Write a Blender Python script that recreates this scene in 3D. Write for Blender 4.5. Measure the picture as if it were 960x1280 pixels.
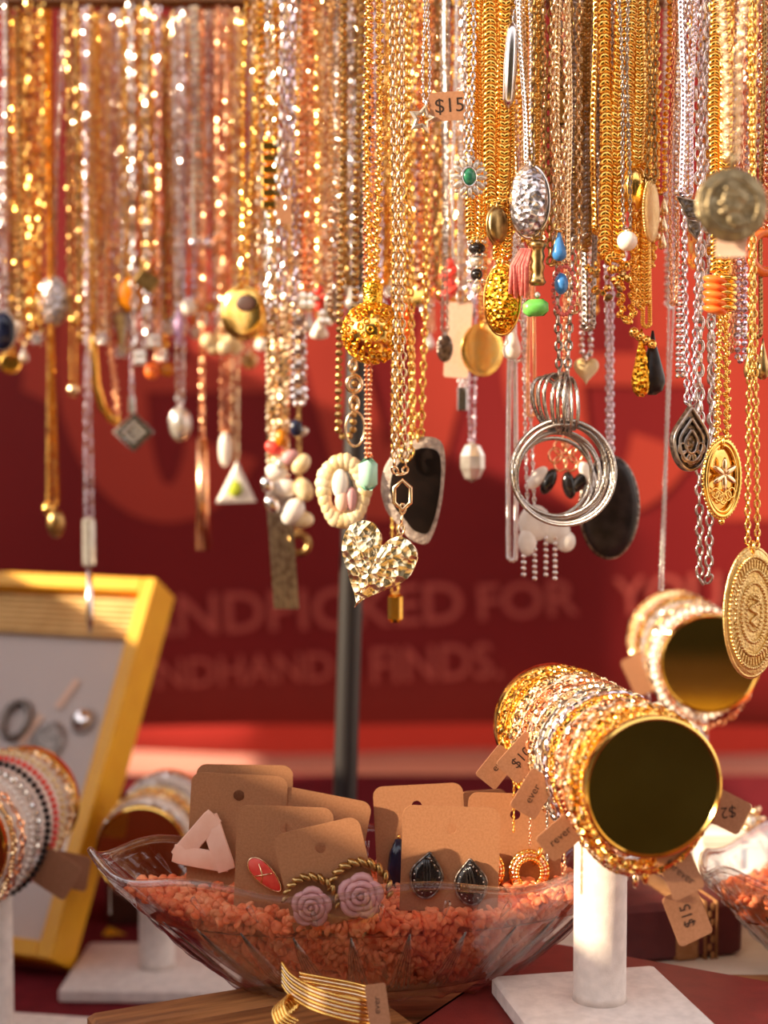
import bpy, bmesh, math, random
import numpy as np
from mathutils import Matrix, Vector, Euler, noise

for o in list(bpy.data.objects):
    bpy.data.objects.remove(o)
SC = bpy.context.scene
COL = SC.collection
PI = math.pi
R = math.radians
rnd = random.Random(7)

# ------------------------------------------------------------------ camera
FPX = 2000.0
PITCH = math.atan(120 / FPX)
cam_d = bpy.data.cameras.new('camera')
cam_d.sensor_fit = 'AUTO'
cam_d.sensor_width = 36
cam_d.lens = FPX / 1280 * 36
cam_d.clip_start = 0.02
cam_d.dof.use_dof = True
cam_d.dof.focus_distance = 0.765
cam_d.dof.aperture_fstop = 5.0
cam = bpy.data.objects.new('camera', cam_d)
cam.rotation_euler = (PI / 2 - PITCH, 0, 0)
COL.objects.link(cam)
SC.camera = cam

# ------------------------------------------------------------------ world, sun, exposure
w = bpy.data.worlds.new('world')
SC.world = w
w.use_nodes = True
wn = w.node_tree.nodes
wl = w.node_tree.links
bg = wn['Background']
tc = wn.new('ShaderNodeTexCoord')
sep = wn.new('ShaderNodeSeparateXYZ')
rmp = wn.new('ShaderNodeValToRGB')
rmp.color_ramp.elements[0].position = 0.42
rmp.color_ramp.elements[0].color = (0.30, 0.22, 0.18, 1)
rmp.color_ramp.elements[1].position = 0.56
rmp.color_ramp.elements[1].color = (1.0, 0.86, 0.76, 1)
e = rmp.color_ramp.elements.new(1.0)
e.color = (0.62, 0.68, 0.80, 1)
mp = wn.new('ShaderNodeMapRange')
mp.inputs[1].default_value = -1
mp.inputs[2].default_value = 1
wl.new(tc.outputs['Generated'], sep.inputs[0])
wl.new(sep.outputs[2], mp.inputs[0])
wl.new(mp.outputs[0], rmp.inputs[0])
wl.new(rmp.outputs[0], bg.inputs[0])
bg.inputs[1].default_value = 1.6

sun_d = bpy.data.lights.new('sun', 'SUN')
sun_d.energy = 7.5
sun_d.color = (1.0, 0.80, 0.55)
sun_d.angle = R(0.9)
sun = bpy.data.objects.new('sun', sun_d)
SUN_DIR = Vector((-0.86, -0.27, 0.35)).normalized()      # towards the sun
sun.rotation_euler = SUN_DIR.to_track_quat('Z', 'Y').to_euler()
COL.objects.link(sun)

SC.view_settings.view_transform = 'Standard'
SC.view_settings.look = 'None'
SC.view_settings.gamma = 1
SC.view_settings.use_curve_mapping = False
SC.view_settings.exposure = 0.55


# ------------------------------------------------------------------ helpers
def P(px, py, D):
    """point of the place that stands D metres ahead of the lens' foot"""
    cx = (px - 480) / FPX
    cy = (640 - py) / FPX
    c, s = math.cos(PITCH), math.sin(PITCH)
    d = Vector((cx, c + cy * s, -s + cy * c))
    return d * (D / d.y)


def m_per(D):
    return D / FPX


def tag(o, label=None, cat=None, group=None, kind=None):
    if label: o['label'] = label
    if cat: o['category'] = cat
    if group: o['group'] = group
    if kind: o['kind'] = kind
    return o


def empty(name, loc=(0, 0, 0)):
    o = bpy.data.objects.new(name, None)
    o.empty_display_size = 0.01
    o.location = loc
    COL.objects.link(o)
    return o


def thing(name, label, cat, loc=(0, 0, 0), group=None):
    return tag(empty(name, loc), label, cat, group)


def rotm(x=0, y=0, z=0):
    return Euler((x, y, z), 'XYZ').to_matrix().to_4x4()


def T(x=0, y=0, z=0):
    return Matrix.Translation((x, y, z))


class MB:
    def __init__(s):
        s.v = []
        s.f = []

    def add(s, v, f, M=None):
        b = len(s.v)
        if M is None:
            s.v += [tuple(p) for p in v]
        else:
            s.v += [tuple(M @ Vector(p)) for p in v]
        s.f += [tuple(i + b for i in q) for q in f]
        return s

    def grid(s, rows, closed=True, cap0=False, cap1=False, M=None):
        n = len(rows[0])
        v = [p for r in rows for p in r]
        f = []
        for i in range(len(rows) - 1):
            for j in range(n if closed else n - 1):
                k = (j + 1) % n
                f.append((i * n + j, i * n + k, (i + 1) * n + k, (i + 1) * n + j))
        if cap0: f.append(tuple(range(n - 1, -1, -1)))
        if cap1:
            b = (len(rows) - 1) * n
            f.append(tuple(range(b, b + n)))
        return s.add(v, f, M)

    def box(s, sx, sy, sz, M=None, bev=0.0):
        x, y, z = sx / 2, sy / 2, sz / 2
        if bev <= 0:
            v = [(a, b, c) for c in (-z, z) for a, b in ((-x, -y), (x, -y), (x, y), (-x, y))]
            f = [(3, 2, 1, 0), (4, 5, 6, 7), (0, 1, 5, 4), (1, 2, 6, 5), (2, 3, 7, 6), (3, 0, 4, 7)]
            return s.add(v, f, M)
        rows = []
        for zz, k in ((-z, 1), (-z + bev, 0), (z - bev, 0), (z, 1)):
            xx, yy = x - bev * k, y - bev * k
            r = bev
            rows.append([(a, b, zz) for a, b in ((-xx + r, -yy), (xx - r, -yy), (xx, -yy + r), (xx, yy - r),
                                                 (xx - r, yy), (-xx + r, yy), (-xx, yy - r), (-xx, -yy + r))])
        return s.grid(rows, True, True, True, M)

    def ball(s, rx, ry=None, rz=None, M=None, n=10, m=6):
        ry = rx if ry is None else ry
        rz = rx if rz is None else rz
        rows = []
        for i in range(m + 1):
            a = PI * i / m
            q = max(math.sin(a), 0.02)
            rows.append([(rx * q * math.cos(2 * PI * j / n), ry * q * math.sin(2 * PI * j / n), -rz * math.cos(a)) for j in range(n)])
        return s.grid(rows, True, True, True, M)

    def lathe(s, prof, n=16, M=None, cap0=True, cap1=True):
        rows = [[(max(r, 1e-5) * math.cos(2 * PI * j / n), max(r, 1e-5) * math.sin(2 * PI * j / n), z) for j in range(n)] for r, z in prof]
        return s.grid(rows, True, cap0, cap1, M)

    def tube(s, pts, r, n=8, closed=False, M=None, flat=1.0):
        pts = [Vector(p) for p in pts]
        N = len(pts)
        rr = r if isinstance(r, (list, tuple)) else [r] * N
        rows = []
        up = None
        for i in range(N):
            a = pts[(i - 1) % N] if (closed or i > 0) else pts[i]
            b = pts[(i + 1) % N] if (closed or i < N - 1) else pts[i]
            t = (b - a)
            t = t.normalized() if t.length > 1e-9 else Vector((0, 0, 1))
            if up is None:
                up = t.cross(Vector((0, 1, 0)))
                if up.length < 0.1: up = t.cross(Vector((1, 0, 0)))
            up = (up - t * up.dot(t)).normalized()
            sd = t.cross(up)
            rows.append([tuple(pts[i] + up * rr[i] * math.cos(2 * PI * j / n) + sd * rr[i] * flat * math.sin(2 * PI * j / n)) for j in range(n)])
        if closed:
            rows.append(rows[0])
            return s.grid(rows, True, False, False, M)
        return s.grid(rows, True, True, True, M)

    def torus(s, rx, r, rz=None, M=None, n=24, m=8):
        rz = rx if rz is None else rz
        pts = [(rx * math.cos(2 * PI * i / n), 0, rz * math.sin(2 * PI * i / n)) for i in range(n)]
        return s.tube(pts, r, m, True, M)

    def prism(s, out, rings, M=None, c=None):
        """outline in XZ (CCW seen from -Y); rings = (scale about c, y)"""
        if c is None: c = (sum(p[0] for p in out) / len(out), sum(p[1] for p in out) / len(out))
        rows = [[(c[0] + (x - c[0]) * k, y, c[1] + (z - c[1]) * k) for x, z in out] for k, y in rings]
        return s.grid(rows, True, True, True, M)


def build(name, mb, mat, parent=None, smooth=True, M=None, angle=None):
    me = bpy.data.meshes.new(name)
    v = mb.v if M is None else [tuple(M @ Vector(p)) for p in mb.v]
    me.from_pydata(v, [], mb.f)
    bm = bmesh.new()
    bm.from_mesh(me)
    bmesh.ops.recalc_face_normals(bm, faces=bm.faces)
    if angle is not None:
        for f in bm.faces: f.smooth = True
        for ed in bm.edges:
            if len(ed.link_faces) == 2 and ed.calc_face_angle(0) > angle: ed.smooth = False
    else:
        for f in bm.faces: f.smooth = smooth
    bm.to_mesh(me)
    bm.free()
    me.materials.append(mat)
    o = bpy.data.objects.new(name, me)
    COL.objects.link(o)
    if parent is not None: o.parent = parent
    return o


def link_copy(o, parent=None, name=None):
    c = o.copy()
    if name: c.name = name
    COL.objects.link(c)
    if parent is not None: c.parent = parent
    return c


# ------------------------------------------------------------------ materials
def mat_base(name):
    m = bpy.data.materials.new(name)
    m.use_nodes = True
    n = m.node_tree.nodes
    return m, n, m.node_tree.links, n['Principled BSDF']


def col4(c):
    def f(u):
        u /= 255
        return u / 12.92 if u <= 0.04045 else ((u + 0.055) / 1.055) ** 2.4
    return (f(c[0]), f(c[1]), f(c[2]), 1)


def mk(name, c, rough=0.5, metal=0.0, c2=None, scale=60, bump=0.0, bscale=None, kind='NOISE', stretch=None, spec=0.5, dist=0.001, lo=.35, hi=.65):
    m, n, l, b = mat_base(name)
    b.inputs['Roughness'].default_value = rough
    b.inputs['Metallic'].default_value = metal
    b.inputs['Specular IOR Level'].default_value = spec
    tc = n.new('ShaderNodeTexCoord')
    mpn = n.new('ShaderNodeMapping')
    l.new(tc.outputs['Object'], mpn.inputs[0])
    if stretch: mpn.inputs['Scale'].default_value = stretch

    def tex(k, sc):
        if k == 'VORO':
            t = n.new('ShaderNodeTexVoronoi')
            t.inputs['Scale'].default_value = sc
            l.new(mpn.outputs[0], t.inputs['Vector'])
            return t.outputs['Distance']
        if k == 'WAVE':
            t = n.new('ShaderNodeTexWave')
            t.inputs['Scale'].default_value = sc
            t.inputs['Distortion'].default_value = 2
            l.new(mpn.outputs[0], t.inputs['Vector'])
            return t.outputs['Fac']
        t = n.new('ShaderNodeTexNoise')
        t.inputs['Scale'].default_value = sc
        t.inputs['Detail'].default_value = 4
        l.new(mpn.outputs[0], t.inputs['Vector'])
        return t.outputs['Fac']
    if c2:
        rp = n.new('ShaderNodeValToRGB')
        rp.color_ramp.elements[0].color = col4(c)
        rp.color_ramp.elements[1].color = col4(c2)
        rp.color_ramp.elements[0].position = lo
        rp.color_ramp.elements[1].position = hi
        l.new(tex('NOISE' if kind == 'NOISE' else kind, scale), rp.inputs[0])
        l.new(rp.outputs[0], b.inputs['Base Color'])
    else:
        b.inputs['Base Color'].default_value = col4(c)
    if bump:
        bp = n.new('ShaderNodeBump')
        bp.inputs['Strength'].default_value = bump
        bp.inputs['Distance'].default_value = dist
        l.new(tex(kind, bscale or scale), bp.inputs['Height'])
        l.new(bp.outputs[0], b.inputs['Normal'])
    return m


G = {}
G['gold'] = mk('gold', (255, 200, 100), .17, 1, (255, 214, 128), 300)
G['deep_gold'] = mk('deep_gold', (250, 186, 82), .19, 1, (255, 204, 108), 300)
G['rose_gold'] = mk('rose_gold', (250, 178, 130), .22, 1, (255, 200, 160), 300)
G['champagne'] = mk('champagne_gold', (245, 210, 160), .20, 1, (250, 222, 185), 300)
G['silver'] = mk('silver', (232, 224, 222), .18, 1, (245, 238, 236), 300)
G['lilac_silver'] = mk('lilac_silver', (220, 206, 222), .20, 1, (236, 224, 232), 300)
G['dark_silver'] = mk('dark_silver', (150, 138, 132), .28, 1, (205, 195, 188), 260)
G['bronze'] = mk('antique_bronze', (150, 118, 72), .32, 1, (196, 160, 104), 240)
G['pewter'] = mk('pewter', (104, 94, 88), .35, 1, (150, 138, 130), 400, bump=.5, kind='VORO', bscale=500)
G['gold_relief'] = mk('embossed_gold', (255, 196, 70), .24, 1, (235, 160, 40), 420, bump=.8, kind='VORO', bscale=430, dist=.0012)
G['gold_lace'] = mk('lacy_gold', (255, 206, 84), .26, 1, (246, 180, 50), 420, bump=.6, kind='VORO', bscale=600)
G['silver_relief'] = mk('speckled_silver', (238, 232, 236), .25, 0.85, (150, 142, 148), 330, bump=.8, kind='VORO', bscale=380, dist=.0012)
G['heart_gold'] = mk('hammered_pale_gold', (240, 214, 164), .25, 1, (250, 234, 200), 150, bump=.8, kind='VORO', bscale=260, dist=.0011)
G['medal_gold'] = mk('matte_pale_gold', (226, 188, 118), .33, 1, (240, 208, 146), 200, bump=.4, bscale=900)
G['coin'] = mk('old_coin', (168, 150, 116), .45, 1, (128, 114, 88), 130, bump=1, bscale=160, dist=.002)
G['steel'] = mk('twisted_steel', (168, 158, 150), .26, 1, (206, 198, 192), 500, bump=.5, kind='WAVE', bscale=420)
G['mirror_gold'] = mk('gold_mirror', (216, 184, 100), .05, 1, (205, 170, 84), 40)
G['cap_gold'] = mk('polished_gold_rim', (235, 190, 100), .14, 1)
G['pearl'] = mk('pearl', (245, 232, 218), .22, 0, (255, 246, 236), 80)
G['cream'] = mk('cream_enamel', (236, 218, 180), .35, 0, (222, 190, 130), 90)
G['white'] = mk('white_enamel', (242, 236, 228), .35, 0, (225, 215, 205), 120)
G['red'] = mk('coral_red', (226, 62, 56), .35, 0, (240, 96, 80), 200)
G['coral'] = mk('coral_thread', (222, 96, 92), .6, 0, (238, 130, 118), 400, bump=.5, bscale=900)
G['blue'] = mk('blue_cabochon', (52, 120, 190), .2, 0, (74, 140, 205), 150)
G['navy'] = mk('navy_enamel', (22, 26, 48), .15, 0, (32, 36, 62), 150)
G['green'] = mk('green_glass', (120, 205, 96), .3, 0, (98, 182, 78), 220)
G['emerald'] = mk('green_stone', (40, 110, 84), .15, 0, (60, 140, 100), 500)
G['mint'] = mk('mint_stone', (176, 222, 200), .3, 0, (156, 206, 186), 120)
G['orange'] = mk('orange_resin', (238, 98, 36), .3, 0, (246, 134, 56), 160)
G['amber'] = mk('amber', (214, 132, 24), .18, 0, (190, 104, 14), 120)
G['black'] = mk('black_stone', (26, 22, 22), .12, 0, (40, 34, 32), 120)
G['dark_stone'] = mk('dark_agate', (22, 15, 13), .4, 0, (36, 25, 21), 60, spec=.15)
G['grey_stone'] = mk('dark_grey_stone', (30, 24, 23), .3, 0, (54, 44, 42), 120, spec=.25)
G['agate_rim'] = mk('crystal_rim', (200, 184, 170), .4, 0, (140, 124, 116), 300, bump=.8, bscale=500)
G['pink'] = mk('pink_enamel', (240, 190, 165), .35, 0, (246, 204, 184), 100)
G['rose'] = mk('rose_resin', (206, 156, 156), .5, 0, (194, 140, 144), 200)
G['lilac'] = mk('lilac_stone', (206, 168, 214), .2, 0, (220, 186, 226), 120)
G['crystal'] = mk('cut_crystal', (232, 226, 216), .08, .6, (206, 196, 186), 200)
G['lime'] = mk('lime_glass', (200, 214, 70), .2, 0, (180, 196, 60), 200)
G['thread'] = mk('thread', (210, 190, 160), .8)
G['kraft'] = mk('kraft_card', (172, 120, 84), .85, 0, (160, 110, 75), 900, bump=.15, bscale=1600, spec=.2)
G['kraft_tag'] = mk('kraft_tag', (178, 128, 96), .85, 0, (166, 118, 86), 900, spec=.2)
G['pale_tag'] = mk('pale_tag', (240, 205, 184), .8, 0, (232, 196, 172), 500, spec=.2)
G['ink'] = mk('ink', (58, 44, 38), .8, spec=.2)
G['velvet'] = mk('white_velvet', (236, 224, 216), .9, 0, (220, 208, 200), 160, bump=.25, bscale=1500, spec=.15)
G['wood'] = mk('oak', (176, 116, 66), .55, 0, (128, 78, 42), 22, bump=.3, bscale=60, stretch=(1, 9, 9))
G['rack_wood'] = mk('rack_wood', (126, 86, 56), .6, 0, (96, 62, 40), 30, stretch=(1, 8, 8))
G['yellow'] = mk('yellow_paint', (240, 176, 30), .4, 0, (232, 164, 24), 40)
G['brown_box'] = mk('dark_brown_wood', (78, 42, 30), .5, 0, (60, 32, 24), 60)
G['black_metal'] = mk('black_painted_metal', (40, 36, 36), .4)
G['brass'] = mk('brass', (210, 160, 80), .3, 1)
G['maroon'] = mk('maroon_cover', (104, 40, 40), .6, 0, (90, 32, 34), 90, bump=.2, bscale=900)
G['tan'] = mk('tan_cloth', (176, 128, 84), .8, 0, (160, 112, 70), 300, spec=.2)
G['pages'] = mk('book_pages', (224, 206, 176), .8, 0, (196, 178, 150), 600, spec=.2)
G['red_cover'] = mk('red_leatherette', (140, 48, 42), .55, 0, (128, 42, 37), 120, bump=.25, bscale=1500)
G['cloth'] = mk('maroon_cloth', (116, 30, 38), .9, 0, (100, 24, 32), 80, spec=.15)
G['banner'] = mk('banner_red', (124, 27, 29), .6, 0, (118, 24, 26), 5, spec=.2)
G['banner_brick'] = mk('banner_brick', (172, 60, 46), .6, 0, (166, 56, 44), 5, spec=.2)
G['banner_print'] = mk('banner_pink_print', (176, 78, 70), .6, spec=.2)
G['stripe_red'] = mk('red_cotton', (200, 66, 62), .85, spec=.1)
G['stripe_white'] = mk('white_cotton', (210, 146, 134), .85, spec=.1)
G['burlap'] = mk('pale_woven_panel', (222, 210, 204), .9, 0, (190, 178, 174), 300, spec=.1, kind='WAVE')
G['rib_wood'] = mk('ribbed_pale_wood', (232, 190, 120), .6, 0, (216, 170, 100), 50)
G['stone_ground'] = mk('paving', (196, 178, 150), .9, 0, (180, 160, 134), 3)
G['dark_canvas'] = mk('dark_olive_canvas', (62, 58, 44), .9, 0, (52, 48, 38), 3, spec=.1)
G['mustard'] = mk('mustard_cloth', (250, 214, 110), .9, 0, (240, 200, 96), 6, spec=.1)
G['canopy'] = mk('tan_canopy', (150, 110, 80), .9, 0, (140, 100, 72), 2, spec=.1)
G['white_card'] = mk('white_box', (240, 230, 214), .6, 0, (230, 220, 202), 60)
G['purple'] = mk('purple_cover', (96, 70, 96), .6, 0, (84, 60, 84), 60)


def lentil_mat():
    m, n, l, b = mat_base('orange_lentil')
    oi = n.new('ShaderNodeTexCoord')
    t = n.new('ShaderNodeTexVoronoi')
    t.inputs['Scale'].default_value = 170
    l.new(oi.outputs['Object'], t.inputs['Vector'])
    rp = n.new('ShaderNodeValToRGB')
    rp.color_ramp.elements[0].color = col4((244, 122, 74))
    rp.color_ramp.elements[1].color = col4((250, 164, 116))
    sepc = n.new('ShaderNodeSeparateColor')
    l.new(t.outputs['Color'], sepc.inputs[0])
    l.new(sepc.outputs[0], rp.inputs[0])
    l.new(rp.outputs[0], b.inputs['Base Color'])
    b.inputs['Roughness'].default_value = .45
    b.inputs['Specular IOR Level'].default_value = .3
    return m


def glass_mat():
    m, n, l, b = mat_base('pressed_glass')
    n.remove(b)
    out = n['Material Output']
    tr = n.new('ShaderNodeBsdfTransparent')
    tr.inputs[0].default_value = (.985, .972, .968, 1)
    gl = n.new('ShaderNodeBsdfGlossy')
    gl.inputs['Roughness'].default_value = .03
    fr = n.new('ShaderNodeLayerWeight')
    fr.inputs[0].default_value = .24
    mx = n.new('ShaderNodeMixShader')
    tcn = n.new('ShaderNodeTexCoord')
    no = n.new('ShaderNodeTexNoise')
    no.inputs['Scale'].default_value = 120
    bp = n.new('ShaderNodeBump')
    bp.inputs['Strength'].default_value = .12
    bp.inputs['Distance'].default_value = .002
    l.new(tcn.outputs['Object'], no.inputs['Vector'])
    l.new(no.outputs['Fac'], bp.inputs['Height'])
    l.new(bp.outputs[0], gl.inputs['Normal'])
    l.new(bp.outputs[0], fr.inputs['Normal'])
    l.new(fr.outputs['Facing'], mx.inputs[0])
    l.new(tr.outputs[0], mx.inputs[1])
    l.new(gl.outputs[0], mx.inputs[2])
    l.new(mx.outputs[0], out.inputs[0])
    return m


G['lentil'] = lentil_mat()
G['glass'] = glass_mat()


# ------------------------------------------------------------------ text as flat print
def text_part(txt, mat, parent, M, height, width=None, name='lettering', depth=0.00008, offset=0.0):
    """flat lettering; local X right, Z up, facing -Y, centred; then M"""
    cu = bpy.data.curves.new('lettering', 'FONT')
    cu.body = txt
    cu.size = 1
    cu.align_x = 'CENTER'
    cu.align_y = 'CENTER'
    cu.offset = offset
    cu.resolution_u = 3
    to = bpy.data.objects.new('lettering', cu)
    COL.objects.link(to)
    dg = bpy.context.evaluated_depsgraph_get()
    me = bpy.data.meshes.new_from_object(to.evaluated_get(dg))
    bpy.data.objects.remove(to)
    co = np.array([v.co[:] for v in me.vertices])
    lo, hi = co.min(0), co.max(0)
    k = height / 0.7
    kx = k if width is None else width / (hi[0] - lo[0])
    cx, cy = (lo[0] + hi[0]) / 2, (lo[1] + hi[1]) / 2
    for v in me.vertices:
        v.co = M @ Vector(((v.co.x - cx) * kx, -depth, (v.co.y - cy) * k))
    me.materials.clear()
    me.materials.append(mat)
    o = bpy.data.objects.new(name, me)
    COL.objects.link(o)
    if parent is not None: o.parent = parent
    return o


# ------------------------------------------------------------------ the setting
TABLE = -0.385
BACK = 1.85


def wave(x, z):
    return 0.006 * math.sin(x * 9 + 1.0) + 0.004 * math.sin(x * 23 + z * 3)


def setting():
    b = MB(); b.box(14, 12, .05, T(0, 1, -1.225))
    tag(build('floor', b, G['stone_ground'], smooth=False), kind='structure', label='pale stone paving under the stall')
    # canvas added behind the viewer so mirrors and metal reflect dark
    b = MB(); b.box(5.5, .04, 3.2, T(.9, -2.3, .4))
    tag(build('reflection_wall', b, G['dark_canvas'], smooth=False), kind='structure', label='dark olive canvas wall added behind the camera for dark reflections')
    oc = thing('mustard_reflector', 'long counter of mustard cloth added unseen for yellow mirror reflections', 'reflector', (.05, -2.0, -1.2))  # unseen, added so the mirrored caps reflect yellow
    b = MB(); b.box(2.5, .4, .54, T(0, 0, .27)); build('drape', b, G['mustard'], oc, False)
    b = MB(); b.box(2.56, .46, .03, T(0, 0, .555), .005); build('top', b, G['rack_wood'], oc, False)
    # canopy added out of view for metal contrast and warm bounce
    b = MB(); b.box(3.2, 2.6, .01, T(.3, 1.3, 1.25))
    tag(build('added_canopy', b, G['canopy'], smooth=False), kind='structure', label='tan canvas canopy added unseen for contrast in the metal')

    # backdrop banner
    ban = thing('banner', 'deep red fabric banner with faint printed lettering behind the jewellery', 'banner', (0, BACK, -.40))
    x0, x1, z0, z1 = -.95, .95, -.36, .62
    rows = []
    for k in range(2):
        pass
    nx, nz = 80, 12
    v, f = [], []
    for i in range(nz + 1):
        for j in range(nx + 1):
            x = x0 + (x1 - x0) * j / nx
            z = z0 + (z1 - z0) * i / nz
            v.append((x, wave(x, z), z + .40))
    n1 = nx + 1
    for i in range(nz):
        for j in range(nx):
            f.append((i * n1 + j, i * n1 + j + 1, (i + 1) * n1 + j + 1, (i + 1) * n1 + j))
    b = MB(); b.add(v, f)
    fab = build('fabric', b, G['banner'], ban)
    so = fab.modifiers.new('thickness', 'SOLIDIFY'); so.thickness = .002; so.offset = -1
    b = MB(); b.box(1.95, .02, .02, T(0, .02, z1 + .4))
    build('top_rail', b, G['black_metal'], ban, False)
    for sx in (-.96, .96):
        b = MB(); b.lathe([(.012, -.8), (.012, 1.03)], 12, T(sx, .02, 0))
        build('post', b, G['black_metal'], ban)

    def px2b(px, py):
        p = P(px, py, BACK)
        return p.x, p.z

    def onb(outl, name, mat, off):
        vs = [(x, wave(x, z) - off, z + .40) for x, z in outl]
        return vs

    # big rounded letters: strips so that they follow the fabric
    def strip(inner, outer, name, label, closed=False):
        vv, ff = [], []
        n = len(inner)
        for a, c in zip(inner, outer):
            for t in (0, .5, 1):
                x = a[0] + (c[0] - a[0]) * t; z = a[1] + (c[1] - a[1]) * t
                vv.append((x, wave(x, z) - .004, z + .40))
        for i in range(n - 1 if not closed else n):
            j = (i + 1) % n
            for t in (0, 1):
                ff.append((i * 3 + t, i * 3 + t + 1, j * 3 + t + 1, j * 3 + t))
        b = MB(); b.add(vv, ff)
        o = build(name, b, G['banner_brick'], ban)
        return o

    def letter_e(cx, cy, rx, ry, st, flip=False):
        i_, o_ = [], []
        a0, a1 = R(0), R(322)
        for k in range(41):
            a = a0 + (a1 - a0) * k / 40
            o_.append(px2b(cx + rx * math.cos(a), cy - ry * math.sin(a)))
            i_.append(px2b(cx + (rx - st) * math.cos(a), cy - (ry - st * .42) * math.sin(a)))
        strip(i_, o_, 'printed_letter', 'e')
        # middle bar of the e
        hw = rx
        b0 = [px2b(cx - hw * .6 + (hw * 1.6) * k / 12, cy + 42) for k in range(13)]
        b1 = [px2b(cx - hw * .6 + (hw * 1.6) * k / 12, cy + 2) for k in range(13)]
        vv, ff = [], []
        for a, c in zip(b0, b1):
            for t in (0, 1):
                x, z = (a, c)[t]
                vv.append((x, wave(x, z) - .0045, z + .40))
        for i in range(12): ff.append((i * 2, i * 2 + 1, i * 2 + 3, i * 2 + 2))
        b = MB(); b.add(vv, ff)
        build('letter_bar', b, G['banner_brick'], ban)

    letter_e(212, 448, 140, 205, 112)
    letter_e(762, 440, 135, 205, 100)

    def stroke(p, q, wd):
        p = Vector(p); q = Vector(q)
        i_, o_ = [], []
        for k in range(13):
            c = p + (q - p) * (k / 12)
            i_.append(px2b(c.x - wd / 2, c.y)); o_.append(px2b(c.x + wd / 2, c.y))
        strip(i_, o_, 'printed_letter', 'v')
    stroke((365, 250), (470, 650), 74)
    stroke((605, 250), (500, 650), 74)
    stroke((935, 240), (935, 650), 78)
    # end of the r of the big word
    i_, o_ = [], []
    for k in range(15):
        a = R(95 - k * 8)
        i_.append(px2b(-10 + 40 * math.cos(a), 470 - 60 * math.sin(a))); o_.append(px2b(-10 + 80 * math.cos(a), 470 - 120 * math.sin(a)))
    strip(i_, o_, 'printed_letter', 'r')

    def word(txt, xa, xb, ya, yb, h):
        """word between two pixel columns, rising from ya to yb"""
        pa, pb = P(xa, ya, BACK), P(xb, yb, BACK)
        c = (pa + pb) / 2
        ang = math.atan2(pb.z - pa.z, pb.x - pa.x)
        o = text_part(txt, G['banner_print'], ban, Matrix.Identity(4), h * m_per(BACK), (xb - xa) * m_per(BACK), 'printed_word', 0, .012)
        for v in o.data.vertices:
            x, z = v.co.x, v.co.z
            X = c.x + x * math.cos(ang) - z * math.sin(ang)
            Z = c.z + x * math.sin(ang) + z * math.cos(ang)
            v.co = (X, wave(X, Z) - .005, Z + .40)
    word('HANDPICKED', 120, 580, 772, 753, 50)
    word('FOR', 598, 722, 754, 745, 44)
    word('YOU', 765, 900, 745, 738, 46)
    word('SECONDHAND', 70, 418, 846, 832, 36)
    word('FINDS.', 464, 628, 832, 826, 44)

    # striped cloth over the table of the stall behind
    cl = thing('striped_cloth', 'red cotton cloth with pale stripes hanging behind the banner', 'cloth', (0, 2.15, -1.2))
    zs = [(-1.2, -.62, 'stripe_red'), (-.62, -.56, 'stripe_white'), (-.56, -.51, 'stripe_red'), (-.51, -.455, 'stripe_white'), (-.455, -.30, 'stripe_red')]
    for a, c, mt in zs:
        v, f = [], []
        for j in range(61):
            x = -1.3 + 2.6 * j / 60
            d = .02 * math.sin(x * 11)
            v += [(x, d, a + 1.2), (x, d, c + 1.2)]
        for j in range(60): f.append((2 * j, 2 * j + 2, 2 * j + 3, 2 * j + 1))
        b = MB(); b.add(v, f)
        o = build('stripe', b, G[mt], cl)
        so = o.modifiers.new('thickness', 'SOLIDIFY'); so.thickness = .003
    # table
    t = thing('table', 'long market table under a maroon cloth', 'table', (0, 1.0, -1.2))
    b = MB(); b.box(1.56, 1.5, .03, T(0, -.05, TABLE - .015 + 1.2))
    build('cloth_top', b, G['cloth'], t, False)
    for sx in (-1, 1):
        for sy in (-.5, .5):
            b = MB(); b.box(.05, .05, .78, T(sx * .70, -.05 + sy * 1.3, .39))
            build('leg', b, G['black_metal'], t, False)
    # things at the side that keep the low sun off the table: unseen, added for their shade
    t = thing('shade_board', 'tall brown board added out of view to shade the table', 'display board', (-.70, .85, TABLE))
    b = MB(); b.grid([[(x_, y_, z_) for y_, z_ in ((-.64, 0), (.64, 0), (.64, .424), (-.04, .424), (-.10, .462), (-.64, .462))] for x_ in (-.01, .01)], True, True, True)  # top stepped to set the shadow edge on frame and cards
    build('board', b, G['brown_box'], t, False)
    b = MB(); b.box(.12, 1.2, .02, T(0, 0, .01))
    build('foot', b, G['brown_box'], t, False)
    t = thing('banner_blocker', 'dark canvas side curtain added out of view to shade the banner', 'blocker', (-.98, 1.65, -1.2))  # added out of view to throw shade across the banner
    b = MB(); b.box(.02, .40, 1.58, T(0, 0, .79))
    build('canvas', b, G['dark_canvas'], t, False)


setting()


# ------------------------------------------------------------------ chains
def tpl(mb):
    return np.array(mb.v), mb.f


def t_link(L, W, r, n=10, m=4):
    b = MB()
    pts = []
    for i in range(n):
        a = 2 * PI * i / n
        x = math.copysign(abs(math.cos(a)) ** .8, math.cos(a)) * (W / 2 - r)
        z = math.sin(a) * (L / 2 - r)
        pts.append((x, 0, z))
    b.tube(pts, r, m, True)
    return tpl(b)


def t_ball(rx, rz, n=7, m=4):
    b = MB(); b.ball(rx, rx, rz, n=n, m=m)
    return tpl(b)


def t_box(w, l):
    b = MB(); b.box(w, w, l)
    return tpl(b)


def t_tilt(rx, rz, ang):
    b = MB(); b.ball(rx * .62, rx * .5, rz, T(rx * .35, 0, 0) @ rotm(0, ang, 0), n=6, m=4)
    return tpl(b)


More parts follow.
